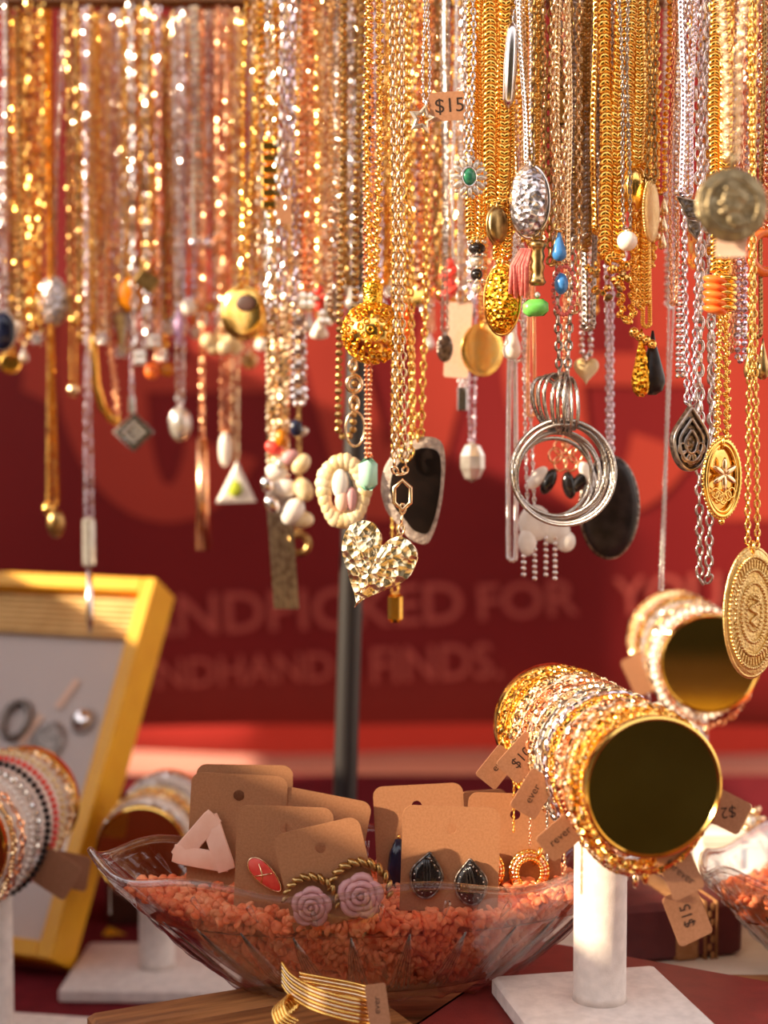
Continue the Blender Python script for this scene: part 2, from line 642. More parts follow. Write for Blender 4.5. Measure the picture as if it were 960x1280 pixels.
def path_resample(pts, pitch, closed=False):
    pts = np.array(pts, float)
    if closed: pts = np.vstack([pts, pts[:1]])
    d = np.linalg.norm(np.diff(pts, axis=0), axis=1)
    s = np.concatenate([[0], np.cumsum(d)])
    n = max(2, int(round(s[-1] / pitch)))
    q = np.linspace(0, s[-1], n + (1 if closed else 0))
    if closed: q = q[:-1]
    pos = np.stack([np.interp(q, s, pts[:, k]) for k in range(3)], 1)
    e = s[-1] * .002 + 1e-5
    if closed:
        qa, qb = (q - e) % s[-1], (q + e) % s[-1]
        pa = np.stack([np.interp(qa, s, pts[:, k]) for k in range(3)], 1)
        pb = np.stack([np.interp(qb, s, pts[:, k]) for k in range(3)], 1)
    else:
        pa = np.stack([np.interp(np.clip(q - e, 0, None), s, pts[:, k]) for k in range(3)], 1)
        pb = np.stack([np.interp(np.clip(q + e, None, s[-1]), s, pts[:, k]) for k in range(3)], 1)
    t = pb - pa
    t /= np.linalg.norm(t, axis=1)[:, None] + 1e-12
    return pos, t


KINDS = {
    # kind: (template for width w, pitch factor, angle per link (deg), phase)
    'cable': lambda w: [(t_link(w * 1.45, w, w * .17), w * .98, 90, 0)],
    'fine': lambda w: [(t_link(w * 1.5, w, w * .2, 8, 4), w * 1.0, 90, 0)],
    'curb': lambda w: [(t_link(w * 1.25, w, w * .2), w * .62, 0, 45)],
    'rope': lambda w: [(t_tilt(w * .6, w * .55, .7), w * .34, 97, 0)],
    'box': lambda w: [(t_box(w * .8, w * .75), w * .8, 45, 0)],
    'snake': lambda w: [(t_ball(w * .5, w * .32, 8, 4), w * .42, 0, 0)],
    'bead': lambda w: [(t_ball(w * .5, w * .46), w * .95, 30, 0)],
    'wheat': lambda w: [(t_tilt(w * .62, w * .62, .75), w * .62, 0, 0), (t_tilt(w * .62, w * .62, .75), w * .62, 0, 180)],
    'big': lambda w: [(t_link(w * 1.5, w, w * .14, 14, 6), w * 1.1, 90, 0)],
}


def chain_mesh(name, kind, w, pts, closed=False, jitter=8, face=(0, -1, 0), facet=False):
    V, LT, LV = [], [], []
    base = 0
    for (tv, tf), pitch, ang, ph in KINDS[kind](w):
        pos, t = path_resample(pts, pitch, closed)
        n = len(pos)
        ref = np.array(face, float)
        x = np.cross(t, -ref[None, :])
        ln = np.linalg.norm(x, axis=1)
        bad = ln < .15
        x[bad] = np.cross(t[bad], np.array([1.0, 0, 0]))
        x /= np.linalg.norm(x, axis=1)[:, None] + 1e-12
        y = np.cross(t, x)
        a = np.radians(np.arange(n) * ang + ph + np.array([rnd.uniform(-jitter, jitter) for _ in range(n)]))
        ca, sa = np.cos(a)[:, None], np.sin(a)[:, None]
        X = x * ca + y * sa
        Y = y * ca - x * sa
        v = pos[:, None, :] + tv[None, :, 0:1] * X[:, None, :] + tv[None, :, 1:2] * Y[:, None, :] + tv[None, :, 2:3] * t[:, None, :]
        m = len(tv)
        V.append(v.reshape(-1, 3))
        fl = np.array([len(f) for f in tf])
        fi = np.concatenate([np.array(f) for f in tf])
        LV.append((fi[None, :] + (np.arange(n) * m)[:, None]).ravel() + base)
        LT.append(np.tile(fl, n))
        base += n * m
    V = np.concatenate(V); LV = np.concatenate(LV); LT = np.concatenate(LT)
    me = bpy.data.meshes.new(name)
    me.vertices.add(len(V)); me.vertices.foreach_set('co', V.ravel())
    me.loops.add(len(LV)); me.loops.foreach_set('vertex_index', LV.astype(np.int32))
    me.polygons.add(len(LT))
    me.polygons.foreach_set('loop_start', np.concatenate([[0], np.cumsum(LT)[:-1]]).astype(np.int32))
    me.polygons.foreach_set('use_smooth', np.zeros(len(LT), bool) if (kind == 'box' or facet) else np.ones(len(LT), bool))
    me.update(calc_edges=True)
    me.validate()
    return me


def chain(kind, w, pts, mat, parent, name='chain', closed=False, face=(0, -1, 0), facet=False):
    me = chain_mesh(name, kind, w, pts, closed, 30 if facet else 10, face, facet)
    me.materials.append(mat)
    o = bpy.data.objects.new(name, me)
    COL.objects.link(o)
    if parent is not None: o.parent = parent
    return o


# bars of the rack: (depth, height)
def bar_z(D):
    return 0.262 * D + .018 if D < 1.02 else 0.262 * D - .012


BARS = [0.80, 0.95, 1.12]


def necklace(label, kind, mat, wmm, x, y, D, spread=12, xt=None, single=False, group=None, name='necklace', gap=0.0, bow=0.0, ytop=None, cmat_name='chain'):
    """hanging chain whose lowest chain point is at pixel (x, y), D metres away; returns root"""
    J = P(x, y, D)
    root = thing(name, label, 'necklace', J, group)
    ztop = bar_z(min(BARS, key=lambda q: abs(q - D))) - .012 if ytop is None else P(x, ytop, D).z
    Tx = P(x if xt is None else xt, 200, D).x - J.x
    H = ztop - J.z
    s = spread * m_per(D) / 2
    g = gap * m_per(D) / 2
    w_ = wmm / 1000
    if single:
        pts = [(Tx + (0 - Tx) * k / 12 + bow * m_per(D) * math.sin(PI * k / 12), 0, H * (1 - k / 12)) for k in range(13)]
    else:
        g = max(g, w_ * .55)
        L, Rr = [], []
        for k in range(15):
            t = k / 14
            u = t ** 1.6
            wob = .0006 * math.sin(t * 7 + x)
            L.append((Tx * (1 - t) - (s * (1 - u) + g * u) + wob, -.0012 * math.sin(t * 5 + x), H * (1 - t) + g * .9))
            Rr.append((Tx * (1 - t) + (s * (1 - u) + g * u) - wob, .0018 * math.sin(t * 4 + x), H * (1 - t) + g * .9))
        U = [(g * math.cos(a), 0, g * .9 + g * math.sin(a) * 1.1) for a in [PI + PI * k / 8 for k in range(1, 8)]]
        pts = L + U + Rr[::-1]
    chain(kind, w_, pts, G[mat], root, cmat_name, facet=D > .9 or kind == 'bead')
    return root


# ------------------------------------------------------------------ pendant pieces (local to the necklace's lowest chain point)
def ell(rx, rz, n=40, cx=0, cz=0):
    return [(cx + rx * math.cos(2 * PI * i / n), cz + rz * math.sin(2 * PI * i / n)) for i in range(n)]


def bail(root, mat, r=.0022, z=0.0, yaw=0, w=.0006, x=0):
    b = MB(); b.torus(r * .7, w, r, T(x, 0, z - r * .4) @ rotm(0, 0, yaw + PI / 2), 14, 6)
    return build('bail', b, G[mat], root)


def oval(root, name, mat, rx, rz, th, cz, yaw=0, dome=.3, tilt=0, x=0, y=0, n=40):
    M = T(x, y, cz) @ rotm(tilt, 0, yaw)
    b = MB()
    b.prism(ell(rx, rz, n), [(.9, th / 2), (1, th * .3), (1, -th * .3), (.93, -th * .5), (.75, -th * (.5 + dome * .6)), (.45, -th * (.5 + dome)), (.15, -th * (.5 + dome * 1.15))], M, (0, 0))
    return build(name, b, G[mat], root, angle=R(50))


def rim(root, mat, rx, rz, r, cz, yaw=0, tilt=0, x=0, y=0, name='rim', dy=0):
    b = MB(); b.torus(rx, r, rz, T(x, y, cz) @ rotm(tilt, 0, yaw) @ T(0, dy, 0), 40, 6)
    return build(name, b, G[mat], root)


def beads_on(root, name, mat, rx, rz, r, cnt, cz, yaw=0, tilt=0, dy=0, x=0, y=0):
    M = T(x, y, cz) @ rotm(tilt, 0, yaw)
    b = MB()
    for i in range(cnt):
        a = 2 * PI * i / cnt
        b.ball(r, r, r, M @ T(rx * math.cos(a), dy, rz * math.sin(a)), 6, 4)
    return build(name, b, G[mat], root)


def ballp(root, name, mat, rx, cz, x=0, y=0, rz=None, ry=None, n=16, m=10):
    b = MB(); b.ball(rx, ry, rz, T(x, y, cz), n, m)
    return build(name, b, G[mat], root)


def drop(root, name, mat, r, L, ztop, x=0, y=0, n=14, tilt=0):
    pr = [(r * .08, 0), (r * .25, -L * .18), (r * .62, -L * .45), (r * .96, -L * .7), (r, -L * .8), (r * .8, -L * .93), (r * .3, -L)]
    b = MB(); b.lathe(pr[::-1], n, T(x, y, ztop) @ rotm(0, tilt, 0))
    return build(name, b, G[mat], root)


def barp(root, name, mat, w, th, L, ztop, x=0, y=0, yaw=0, bev=.0006):
    b = MB(); b.box(w, th, L, T(x, y, ztop - L / 2) @ rotm(0, 0, yaw), bev)
    return build(name, b, G[mat], root, angle=R(40))


def heart_out(w, h, n=48):
    o = []
    for i in range(n):
        t = 2 * PI * i / n
        x = 16 * math.sin(t) ** 3
        z = 13 * math.cos(t) - 5 * math.cos(2 * t) - 2 * math.cos(3 * t) - math.cos(4 * t)
        o.append((-x / 32 * w, (z + 2.5) / 29 * h))
    return o


def star_out(r1, r2, n=5):
    o = []
    for i in range(2 * n):
        a = PI / 2 + PI * i / n
        q = r1 if i % 2 == 0 else r2
        o.append((q * math.cos(a), q * math.sin(a)))
    return o


def price_tag(root, M, w, h, text=None, mat='kraft_tag', th=.0004, size=.5, textrot=0, th_mm=None):
    """cardboard tag, local X = width, Z = height, facing -Y"""
    b = MB()
    c = min(w, h) * .12
    out = []
    for sx, sz, a0 in ((1, 1, 0), (-1, 1, 90), (-1, -1, 180), (1, -1, 270)):
        for k in range(4):
            a = R(a0 + 30 * k)
            out.append((sx * (w / 2 - c) + c * math.cos(a), sz * (h / 2 - c) + c * math.sin(a)))
    b.prism(out, [(1, th / 2), (1, -th / 2)], M, (0, 0))
    o = build('price_tag', b, G[mat], root, False)
    if text:
        text_part(text, G['ink'], o, M @ T(0, -th / 2, 0) @ rotm(0, textrot, 0), h * size if th_mm is None else th_mm / 1000)
    return o


print('base ok')


# ------------------------------------------------------------------ risers, books
def risers():
    zt = -.2790
    # crate that lifts board and red book
    cr = thing('wooden_crate', 'brown wooden crate riser under the red book and the oak board', 'crate', (.09, .735, TABLE))
    for sy in (-1, 1):
        b = MB(); b.box(.27, .010, .08, T(0, sy * .088, .041)); build('long_panel', b, G['wood'], cr, False)
    for sx in (-1, 1):
        b = MB(); b.box(.010, .166, .08, T(sx * .13, 0, .041)); build('side_panel', b, G['wood'], cr, False)
    for k in range(3):
        b = MB(); b.box(.27, .060, .010, T(0, -.062 + k * .062, .0862)); build('plank', b, G['wood'], cr, False)
    z0 = TABLE + .0915
    hh = zt - z0
    bd = thing('oak_board', 'oak board with streaky grain under the glass dish of lentils', 'board', (-.150, .727, z0))
    bd.rotation_euler = (0, 0, R(26))
    for k, (xa, ya, yb, dz) in enumerate(((.012, -.026, 0, .0006), (0, -.052, -.0265, 0), (.003, -.080, -.0525, -.0004))):
        b = MB(); b.box(.146 - xa, yb - ya, hh + dz, T((xa + .146) / 2, (ya + yb) / 2, (hh + dz) / 2), .0018)
        build('plank', b, G['wood'], bd, angle=R(40))
    # red book under the bracelet stand, turned
    bk = thing('red_book', 'red hardcover book lying flat under the white bracelet stand', 'book', (.082, .839, z0))
    bk.rotation_euler = (0, 0, R(-30))
    ht = -.2792 - z0
    BW, BD = .235, .175
    for nm, z in (('back_cover', .0012), ('front_cover', ht - .0012)):
        b = MB(); b.box(BW, BD, .0024, T(BW / 2, -BD / 2, z), .0008); build(nm, b, G['red_cover'], bk, angle=R(40))
    b = MB(); b.box(BW - .008, BD - .008, ht - .0048, T(BW / 2, -BD / 2, ht / 2)); build('pages', b, G['pages'], bk, False)
    b = MB(); b.box(.003, BD, ht, T(.0015, -BD / 2, ht / 2), .0008); build('spine', b, G['red_cover'], bk, angle=R(40))
    # maroon book with tan band standing behind
    zp = TABLE + .085
    mb_ = thing('maroon_book', 'thick maroon book with a tan spine band beneath the price tag', 'book', (.158, .895, zp))
    mb_.rotation_euler = (0, 0, R(14))
    W_, H_ = .072, .032
    b = MB(); b.box(W_, .06, H_, T(0, 0, H_ / 2), .003); build('cover', b, G['maroon'], mb_, angle=R(40))
    b = MB(); b.box(.0155, .062, H_ + .001, T(.002, 0, H_ / 2), .002); build('band', b, G['tan'], mb_, angle=R(40))
    st = MB()
    st.box(.0016, .0625, H_ + .0012, T(.0125, 0, H_ / 2)); st.box(.0012, .0625, H_ + .0012, T(.0192, 0, H_ / 2))
    for k in range(7):
        st.ball(.0016, .0008, .0024, T(.0158 + (-.0008 if k % 2 else .0008), -.0312, H_ * (k + .5) / 7), 6, 4)
    build('gilt_ornament', st, G['tan'], mb_)
    # pale board under book and second dish
    pb = thing('pale_board', 'pale painted riser board under the maroon book and second glass dish', 'board', (.245, .905, TABLE))
    b = MB(); b.box(.30, .135, .077, T(0, 0, .0385), .002); build('body', b, G['velvet'], pb, angle=R(40))
    b = MB(); b.box(.304, .138, .008, T(0, 0, .081), .001); build('top', b, G['white_card'], pb, angle=R(40))
    # dark box and yellow card at the left, behind the dish
    db = thing('dark_box', 'dark brown box in the gap between yellow frame and glass dish', 'box', (-.155, 1.22, TABLE))
    b = MB(); b.box(.11, .06, .050, T(0, 0, .025), .002); build('body', b, G['brown_box'], db, angle=R(40))
    b = MB(); b.box(.113, .063, .012, T(0, 0, .056), .002); build('lid', b, G['brown_box'], db, angle=R(40))
    yc = thing('yellow_card', 'small yellow card leaning against the dark brown box', 'card', P(152, 1203, 1.165))
    b = MB(); b.box(.032, .0015, .020, T(0, .003, .010) @ rotm(R(-12), R(24), 0)); build('sheet', b, G['yellow'], yc, False)
    b = MB(); b.box(.030, .0012, .004, T(0, .0018, .015) @ rotm(R(-12), R(24), 0)); build('fold', b, G['yellow'], yc, False)
    # cream slab with gift boxes and brooch at the right
    pz = P(930, 1080, .955).z
    pl = thing('plinth', 'small cream slab carrying the gift boxes on the pale riser board', 'plinth', (.222, .950, zp))
    hz = pz - zp
    b = MB(); b.box(.075, .040, hz - .004, T(0, 0, (hz - .004) / 2), .002); build('body', b, G['purple'], pl, angle=R(40))
    b = MB(); b.box(.078, .043, .004, T(0, 0, hz - .002), .001); build('top', b, G['white_card'], pl, angle=R(40))
    for (px, w_, h_, lab) in ((903, .028, .022, 'small cream gift box behind the bracelet stand'), (938, .017, .019, 'narrow white gift box carrying a sparkling brooch')):
        gb = thing('gift_box', lab, 'box', (P(px, 1080, .95).x, .955, pz))
        b = MB(); b.box(w_, .026, h_ * .72, T(0, 0, h_ * .36), .0008); build('tray', b, G['white_card'], gb, angle=R(40))
        b = MB(); b.box(w_ + .0015, .0275, h_ * .3, T(0, 0, h_ * .84), .0008); build('lid', b, G['white_card'], gb, angle=R(40))
    br = thing('brooch', 'sparkling flower brooch lying on the narrow white gift box', 'brooch', (P(940, 1036, .95).x, .955, pz + .0189))
    for k in range(7):
        a = 2 * PI * k / 7
        b = MB(); b.ball(.0042, .002, .0026, T(.006 * math.cos(a), .002, .008 + .006 * math.sin(a)) @ rotm(0, -a, 0), 8, 5); build('petal', b, G['champagne'], br)
    ballp(br, 'centre', 'crystal', .003, .008, y=-.001)


risers()

# ------------------------------------------------------------------ bracelet stands
ORD = ['first', 'second', 'third', 'fourth', 'fifth', 'sixth', 'seventh', 'eighth', 'ninth', 'tenth', 'eleventh', 'twelfth', 'thirteenth',
       'fourteenth', 'fifteenth', 'sixteenth', 'seventeenth', 'eighteenth', 'nineteenth', 'twentieth', 'twenty-first', 'twenty-second']
MET = {'gold': 'gold', 'deep_gold': 'deep gold', 'rose_gold': 'rose gold', 'champagne': 'champagne gold', 'silver': 'silver', 'lilac_silver': 'lilac silver',
       'dark_silver': 'darkened silver', 'bronze': 'antique bronze', 'white': 'white', 'pearl': 'pearl', 'red': 'red', 'black': 'black', 'crystal': 'crystal',
       'cream': 'cream', 'pewter': 'pewter', 'steel': 'steel', 'grey_stone': 'grey stone'}
KN = {'cable': 'cable link', 'fine': 'fine link', 'curb': 'curb link', 'rope': 'twisted rope', 'box': 'box link', 'snake': 'smooth snake', 'bead': 'beaded', 'wheat': 'plaited wheat', 'big': 'wide open link'}


def stand(front, back, zbase, where, bracelets, rcap=.0298, rbar=.0262, base=(.082, .07), post_t=.5, baseyaw=None):
    F, B = Vector(front), Vector(back)
    B.z = F.z
    ax = (F - B)
    L = ax.length
    ax.normalize()
    yaw = math.atan2(ax.x, -ax.y)            # local -Y points to the front cap
    mid = F + (B - F) * post_t
    st = thing('bracelet_stand', 'white velvet bracelet stand with gold mirrored caps ' + where, 'bracelet stand', (mid.x, mid.y, zbase))
    st.rotation_euler = (0, 0, yaw)
    zc = F.z - zbase
    th = .0095
    b = MB(); b.box(base[0], base[1], th, T(0, 0, th / 2), .0015); build('base', b, G['velvet'], st, angle=R(40))
    b = MB(); b.lathe([(.0126, th), (.0122, th + .004), (.0122, zc - rbar * .6)], 32); build('post', b, G['velvet'], st)
    yf, yb = -L * post_t, L * (1 - post_t)
    M = T(0, 0, zc) @ rotm(PI / 2, 0, 0)     # lathe axis -> -Y
    b = MB(); b.lathe([(rbar, -yb + .004), (rbar, -yf - .005)], 48, M); build('bar', b, G['velvet'], st, angle=R(60))
    for s in (1, -1):
        y = -yf if s > 0 else yb
        Mc = T(0, 0, zc) @ rotm(PI / 2 if s > 0 else -PI / 2, 0, 0)
        b = MB(); b.lathe([(rbar * .9, y - .006), (rcap, y - .006), (rcap + .0006, y - .003), (rcap + .0004, y - .0004), (rcap - .0006, y + .0002), (rcap - .0016, y - .0012)], 64, Mc, True, False)
        cp = build('end_cap', b, G['cap_gold'], st, angle=R(50))
        b = MB(); b.lathe([(rcap - .0014, y - .004), (rcap - .0014, y - .0010)], 64, Mc); build('mirror_disc', b, G['mirror_gold'], cp, angle=R(30))
    # bracelets
    n = len(bracelets)
    for i, bs in enumerate(bracelets):
        kind, mat, wmm, slack = bs[:4]
        t = bs[4] if len(bs) > 4 and bs[4] is not None else (i + .7) / (n + .4)
        tags = bs[5] if len(bs) > 5 else []
        yy = yf + .007 + (L - .014) * t
        w_ = wmm / 1000
        r0 = rbar + w_ * .5 + rnd.uniform(0, .0016)
        pts = []
        lean = rnd.uniform(-.004, .004)
        sway = rnd.uniform(-.003, .003)
        for k in range(64):
            a = 2 * PI * k / 64
            u = (1 - math.sin(a)) / 2
            rr = r0 + .0008
            z = math.sin(a) * rr if math.sin(a) > -.2 else math.sin(a) * rr - slack * ((u - .6) / .4) ** 1.3
            x = math.cos(a) * rr + sway * u * u
            pts.append((x, lean * u + .0006 * math.sin(3 * a + i), z))
        lab = '%s %s bracelet, %s behind the cap %s' % (MET[mat], KN[kind], ORD[i], where)
        rb = thing('bracelet', lab, 'bracelet', Vector((mid.x, mid.y, F.z)) + Matrix.Rotation(yaw, 3, 'Z') @ Vector((0, yy, 0)), 'bracelets on the stand ' + where)
        rb.rotation_euler = (0, 0, yaw)
        chain(kind, w_, pts, G[mat], rb, 'chain' if kind != 'bead' else 'bead_string', True, face=(0, -1, 0), facet=True)
        if kind in ('cable', 'fine', 'curb') and i % 2 == 0:
            b = MB(); b.ball(.0016, .0014, .0035, T(0, 0, -r0 - slack - .0035), 8, 5); build('clasp', b, G[mat], rb)
        if i % 4 == 1:
            x0, z0 = -r0 * .9, -r0 * .7
            ch = [(x0, 0, z0 - k * .003) for k in range(10)]
            chain('fine', .0016, ch, G[mat], rb, 'extender_chain')
        for (a, dist, tw, thh, rot, txt, ty, trot) in tags:
            # price tag on the outside of the loop
            M = T(math.cos(a) * (r0 + dist), ty, math.sin(a) * (r0 + dist) - (slack * .6 if math.sin(a) < -.5 else 0)) @ rotm(0, rot, 0)
            price_tag(rb, M, tw, thh, txt, textrot=trot, th_mm=5.0 if txt and '$' in txt else 3.6)
    return st


F1 = P(818, 985, .66); B1 = P(688, 905, .805)
seqA = ['curb', 'cable', 'rope', 'wheat', 'bead', 'cable', 'curb', 'box', 'cable', 'rope', 'curb', 'cable']
bA = [
    ('curb', 'gold', 4.2, .008, .02, [(R(-66), .008, .015, .022, R(-24), 'forever', -.002, R(62))]),
    ('rope', 'deep_gold', 4.5, .006, .065, [(R(-22), .015, .018, .015, R(28), '$2', .003, R(150))]),
    ('curb', 'champagne', 4.6, .012, .11, [(R(-66), .031, .0165, .024, R(-22), '$15', .002, R(-84))]),
    ('cable', 'champagne', 4.6, .010, .16),
    ('wheat', 'rose_gold', 4.2, .006, .21),
    ('cable', 'rose_gold', 4.0, .010, .26, [(R(-140), .008, .019, .014, R(-38), 'rever', -.002, 0)]),
    ('curb', 'gold', 4.4, .011, .305),
    ('cable', 'lilac_silver', 4.4, .012, .35),
    ('big', 'champagne', 5.0, .012, .40, [(R(-156), .008, .020, .014, R(-58), 'ever', .001, 0)]),
    ('cable', 'dark_silver', 4.2, .010, .45),
    ('curb', 'champagne', 4.2, .008, .50),
    ('bead', 'pearl', 3.6, .006, .55),
    ('cable', 'rose_gold', 4.2, .012, .60, [(R(-172), .004, .021, .015, R(-46), '$10', .001, 0)]),
    ('curb', 'rose_gold', 4.2, .009, .65),
    ('cable', 'champagne', 4.0, .008, .70),
    ('rope', 'champagne', 4.0, .007, .75),
    ('cable', 'gold', 4.0, .009, .80, [(R(-158), .010, .019, .013, R(-50), 'er', .002, 0)]),
    ('curb', 'deep_gold', 4.4, .008, .85),
    ('rope', 'gold', 4.2, .007, .90),
    ('curb', 'gold', 4.4, .008, .96),
]
stand(F1, B1, -.2790, 'on the red book', bA, post_t=.46, base=(.083, .078))

F2 = P(888, 830, .955); B2 = P(838, 796, 1.085)
bB = [('cable', 'rose_gold', 3.8, .010, .03), ('bead', 'pearl', 4.6, .006, .12), ('cable', 'dark_silver', 5.0, .009, .22), ('curb', 'champagne', 4.2, .008, .32),
      ('bead', 'crystal', 4.0, .006, .42, [(R(205), .004, .022, .026, R(-25), None, 0, 0)]), ('cable', 'lilac_silver', 4.0, .008, .52), ('curb', 'gold', 4.2, .007, .62),
      ('cable', 'rose_gold', 4.0, .008, .72), ('bead', 'cream', 4.2, .006, .82), ('curb', 'champagne', 4.2, .008, .92)]
stand(F2, B2, TABLE + .06, 'behind the round medallion', bB)
rs = thing('book_stack_box', 'plain wooden riser box beneath the stand behind the medallion', 'box', (.205, 1.03, TABLE))
b = MB(); b.box(.11, .10, .054, T(0, 0, .027), .002); build('body', b, G['wood'], rs, angle=R(40))
b = MB(); b.box(.113, .103, .0055, T(0, 0, .0569), .001); build('top', b, G['wood'], rs, angle=R(40))

F3 = P(177, 1066, 1.02); B3 = P(212, 1016, 1.13)
bC = [('bead', 'crystal', 3.8, .005, .03), ('bead', 'pearl', 3.6, .005, .15), ('curb', 'champagne', 4.0, .006, .27), ('rope', 'gold', 4.2, .006, .39), ('bead', 'cream', 4.0, .006, .51),
      ('cable', 'dark_silver', 4.0, .006, .63), ('bead', 'white', 4.0, .006, .75), ('curb', 'silver', 4.0, .006, .88)]
stand(F3, B3, TABLE, 'behind the end of the glass dish', bC, base=(.115, .095))

F4 = P(-66, 1060, .885); B4 = P(36, 1026, 1.0)
bD = [('curb', 'champagne', 4.2, .010, .04), ('cable', 'rose_gold', 4.6, .012, .16), ('bead', 'white', 4.0, .008, .28), ('bead', 'crystal', 5.0, .008, .40),
      ('bead', 'grey_stone', 4.4, .010, .52, [(R(-32), .012, .024, .024, R(30), None, .002, 0)]), ('bead', 'red', 4.2, .008, .64), ('bead', 'cream', 4.6, .008, .76, [(R(-38), .014, .026, .022, R(10), None, .0, 0)]), ('rope', 'champagne', 4.4, .008, .90)]
stand(F4, B4, TABLE, 'in front of the yellow frame', bD, base=(.10, .095), rbar=.031, rcap=.034)


# ------------------------------------------------------------------ glass dish with lentils
BA, BBW, BH = .137, .056, .052


def dish_pt(th, t, off=0.0, rel=0.0):
    """t 0 base centre .. 1 rim ; off moves outward"""
    c, s = math.cos(th), math.sin(th)
    sy = math.copysign(abs(s) ** 1.15, s)
    tb = .30
    if t < tb:
        k = t / tb
        x, y, z = .062 * c * k, .026 * sy * k, 0.0
    else:
        k = (t - tb) / (1 - tb)
        kk = k ** .92
        x = (.062 + (BA - .062) * kk) * c
        y = (.026 + (BBW - .026) * (k ** .8)) * sy
        zr = BH + .006 * abs(c) ** 5 + .0026 * math.sin(th * 8 + .6) * (k ** 3)
        z = zr * k ** 1.08
    n = Vector((c * .6, sy * .9, -.55)).normalized() if t >= tb else Vector((0, 0, -1))
    return Vector((x, y, z)) + n * off


def make_dish():
    root = thing('glass_dish', 'boat-shaped pressed glass dish full of orange lentils holding earring cards', 'dish')
    NT, NR = 192, 30
    rows_o, rows_i = [], []
    for i in range(NR + 1):
        t = .02 + .98 * i / NR
        ro, ri = [], []
        for j in range(NT):
            th = 2 * PI * j / NT
            k = max(0, (t - .3) / .7)
            rel = 0
            if .82 < k < .97: rel = .0011 * max(0, math.sin(th * 40)) ** 3
            elif k <= .82 and t > .3:
                e = abs(math.cos(th)) ** 2
                rel = .0012 * (abs(math.sin(th * 26 + k * 7)) ** 4) * e + .0010 * (abs(math.sin(th * 10 + k * 4)) ** 10) + .0010 * (abs(math.sin(th * 10 - k * 4)) ** 10)
            ro.append(tuple(dish_pt(th, t, .0012 + rel)))
            ri.append(tuple(dish_pt(th, t, -.0014) + Vector((0, 0, .001))))
        rows_o.append(ro); rows_i.append(ri)
    b = MB()
    top = [tuple((Vector(a) + Vector(c)) / 2 + Vector((0, 0, .0012))) for a, c in zip(rows_o[-1], rows_i[-1])]
    b.grid(rows_o + [top] + rows_i[::-1], True, True, True)
    build('glass_body', b, G['glass'], root)
    b = MB(); b.tube([tuple(dish_pt(2 * PI * j / 160, 1.0, .0002) + Vector((0, 0, .0012))) for j in range(160)], .0017, 8, True)
    build('rolled_rim', b, G['glass'], root)
    # cut fans: raised glass ribs on the outside
    for side in (1, -1):
        for e0 in range(12):
            cth = (PI / 2 if side > 0 else -PI / 2) + (e0 - 5.5) * .235
            for q in range(-2, 3):
                pts = [dish_pt(cth + q * .028 * (1 - tt_), .42 + .36 * tt_, .0020) for tt_ in (0, .35, .7, 1)]
                rb_ = MB(); rb_.tube([tuple(p_) for p_ in pts], [.0003, .0008, .0007, .0003], 5); build('cut_rib', rb_, G['glass'], root)
            pts = [dish_pt(cth + .117, .86 + .09 * tt_, .0018) for tt_ in (0, .5, 1)]
            rb_ = MB(); rb_.tube([tuple(p_) for p_ in pts], [.0003, .0012, .0016], 5); build('cut_notch', rb_, G['glass'], root)
    # lentils
    q = random.Random(3)
    le = MB()
    le.ball(.0028, .0026, .0013, n=8, m=4)
    tv, tf = np.array(le.v), le.f
    pts = []
    FILL = .80

    def topz(x, y):
        return .0365 + .004 * noise.noise(Vector((x * 30, y * 30, 0))) + .010 * (abs(x) / BA) ** 2
    k = 0
    while k < 3200:
        th = q.uniform(0, 2 * PI); t = q.uniform(.12, 1) ** .6
        p = dish_pt(th, t, -.0042 - q.uniform(0, .002)); p.z += .002
        if p.z > topz(p.x, p.y): continue
        pts.append((p, Euler((q.uniform(-1.2, 1.2) + PI / 2, q.uniform(-.6, .6), th + q.uniform(-1, 1)), 'XYZ'))); k += 1
    k = 0
    while k < 2600:
        x, y = q.uniform(-BA, BA), q.uniform(-BBW, BBW)
        z = topz(x, y)
        # inside test against the wall at that height
        kk = (z / (BH + .006 * (abs(x) / BA) ** 5)) ** (1 / 1.08)
        ax_, ay_ = .062 + (BA - .062) * kk ** .92 - .005, .026 + (BBW - .026) * kk ** .8 - .005
        if (x / ax_) ** 2 + (abs(y) / ay_) ** 1.8 > 1: continue
        pts.append((Vector((x, y, z + q.uniform(-.003, .0015))), Euler((q.uniform(-.9, .9), q.uniform(-.9, .9), q.uniform(0, 6)), 'XYZ'))); k += 1
    V, F = [], []
    n = len(tv)
    for i, (p, eu) in enumerate(pts):
        m = np.array(eu.to_matrix()) * q.uniform(.85, 1.15)
        V.append(tv @ m.T + np.array(p))
        F += [tuple(a + i * n for a in f) for f in tf]
    # solid core so that no light leaks between the grains
    V = np.concatenate(V)
    core = MB(); rows = []
    for i in range(9):
        t = .2 + .58 * i / 8
        rows.append([tuple(dish_pt(2 * PI * j / 48, t, -.0065) + Vector((0, 0, .002))) for j in range(48)])
    core.grid(rows, True, True, True)
    for i, p in enumerate(core.v):
        if p[2] > .031: core.v[i] = (p[0], p[1], .031)
    allb = MB(); allb.v = [tuple(v) for v in V]; allb.f = F
    allb.add(core.v, core.f)
    o = build('lentils', allb, G['lentil'])
    o.parent = root
    tag(o, 'orange split lentils', None, None, 'stuff')
    return root


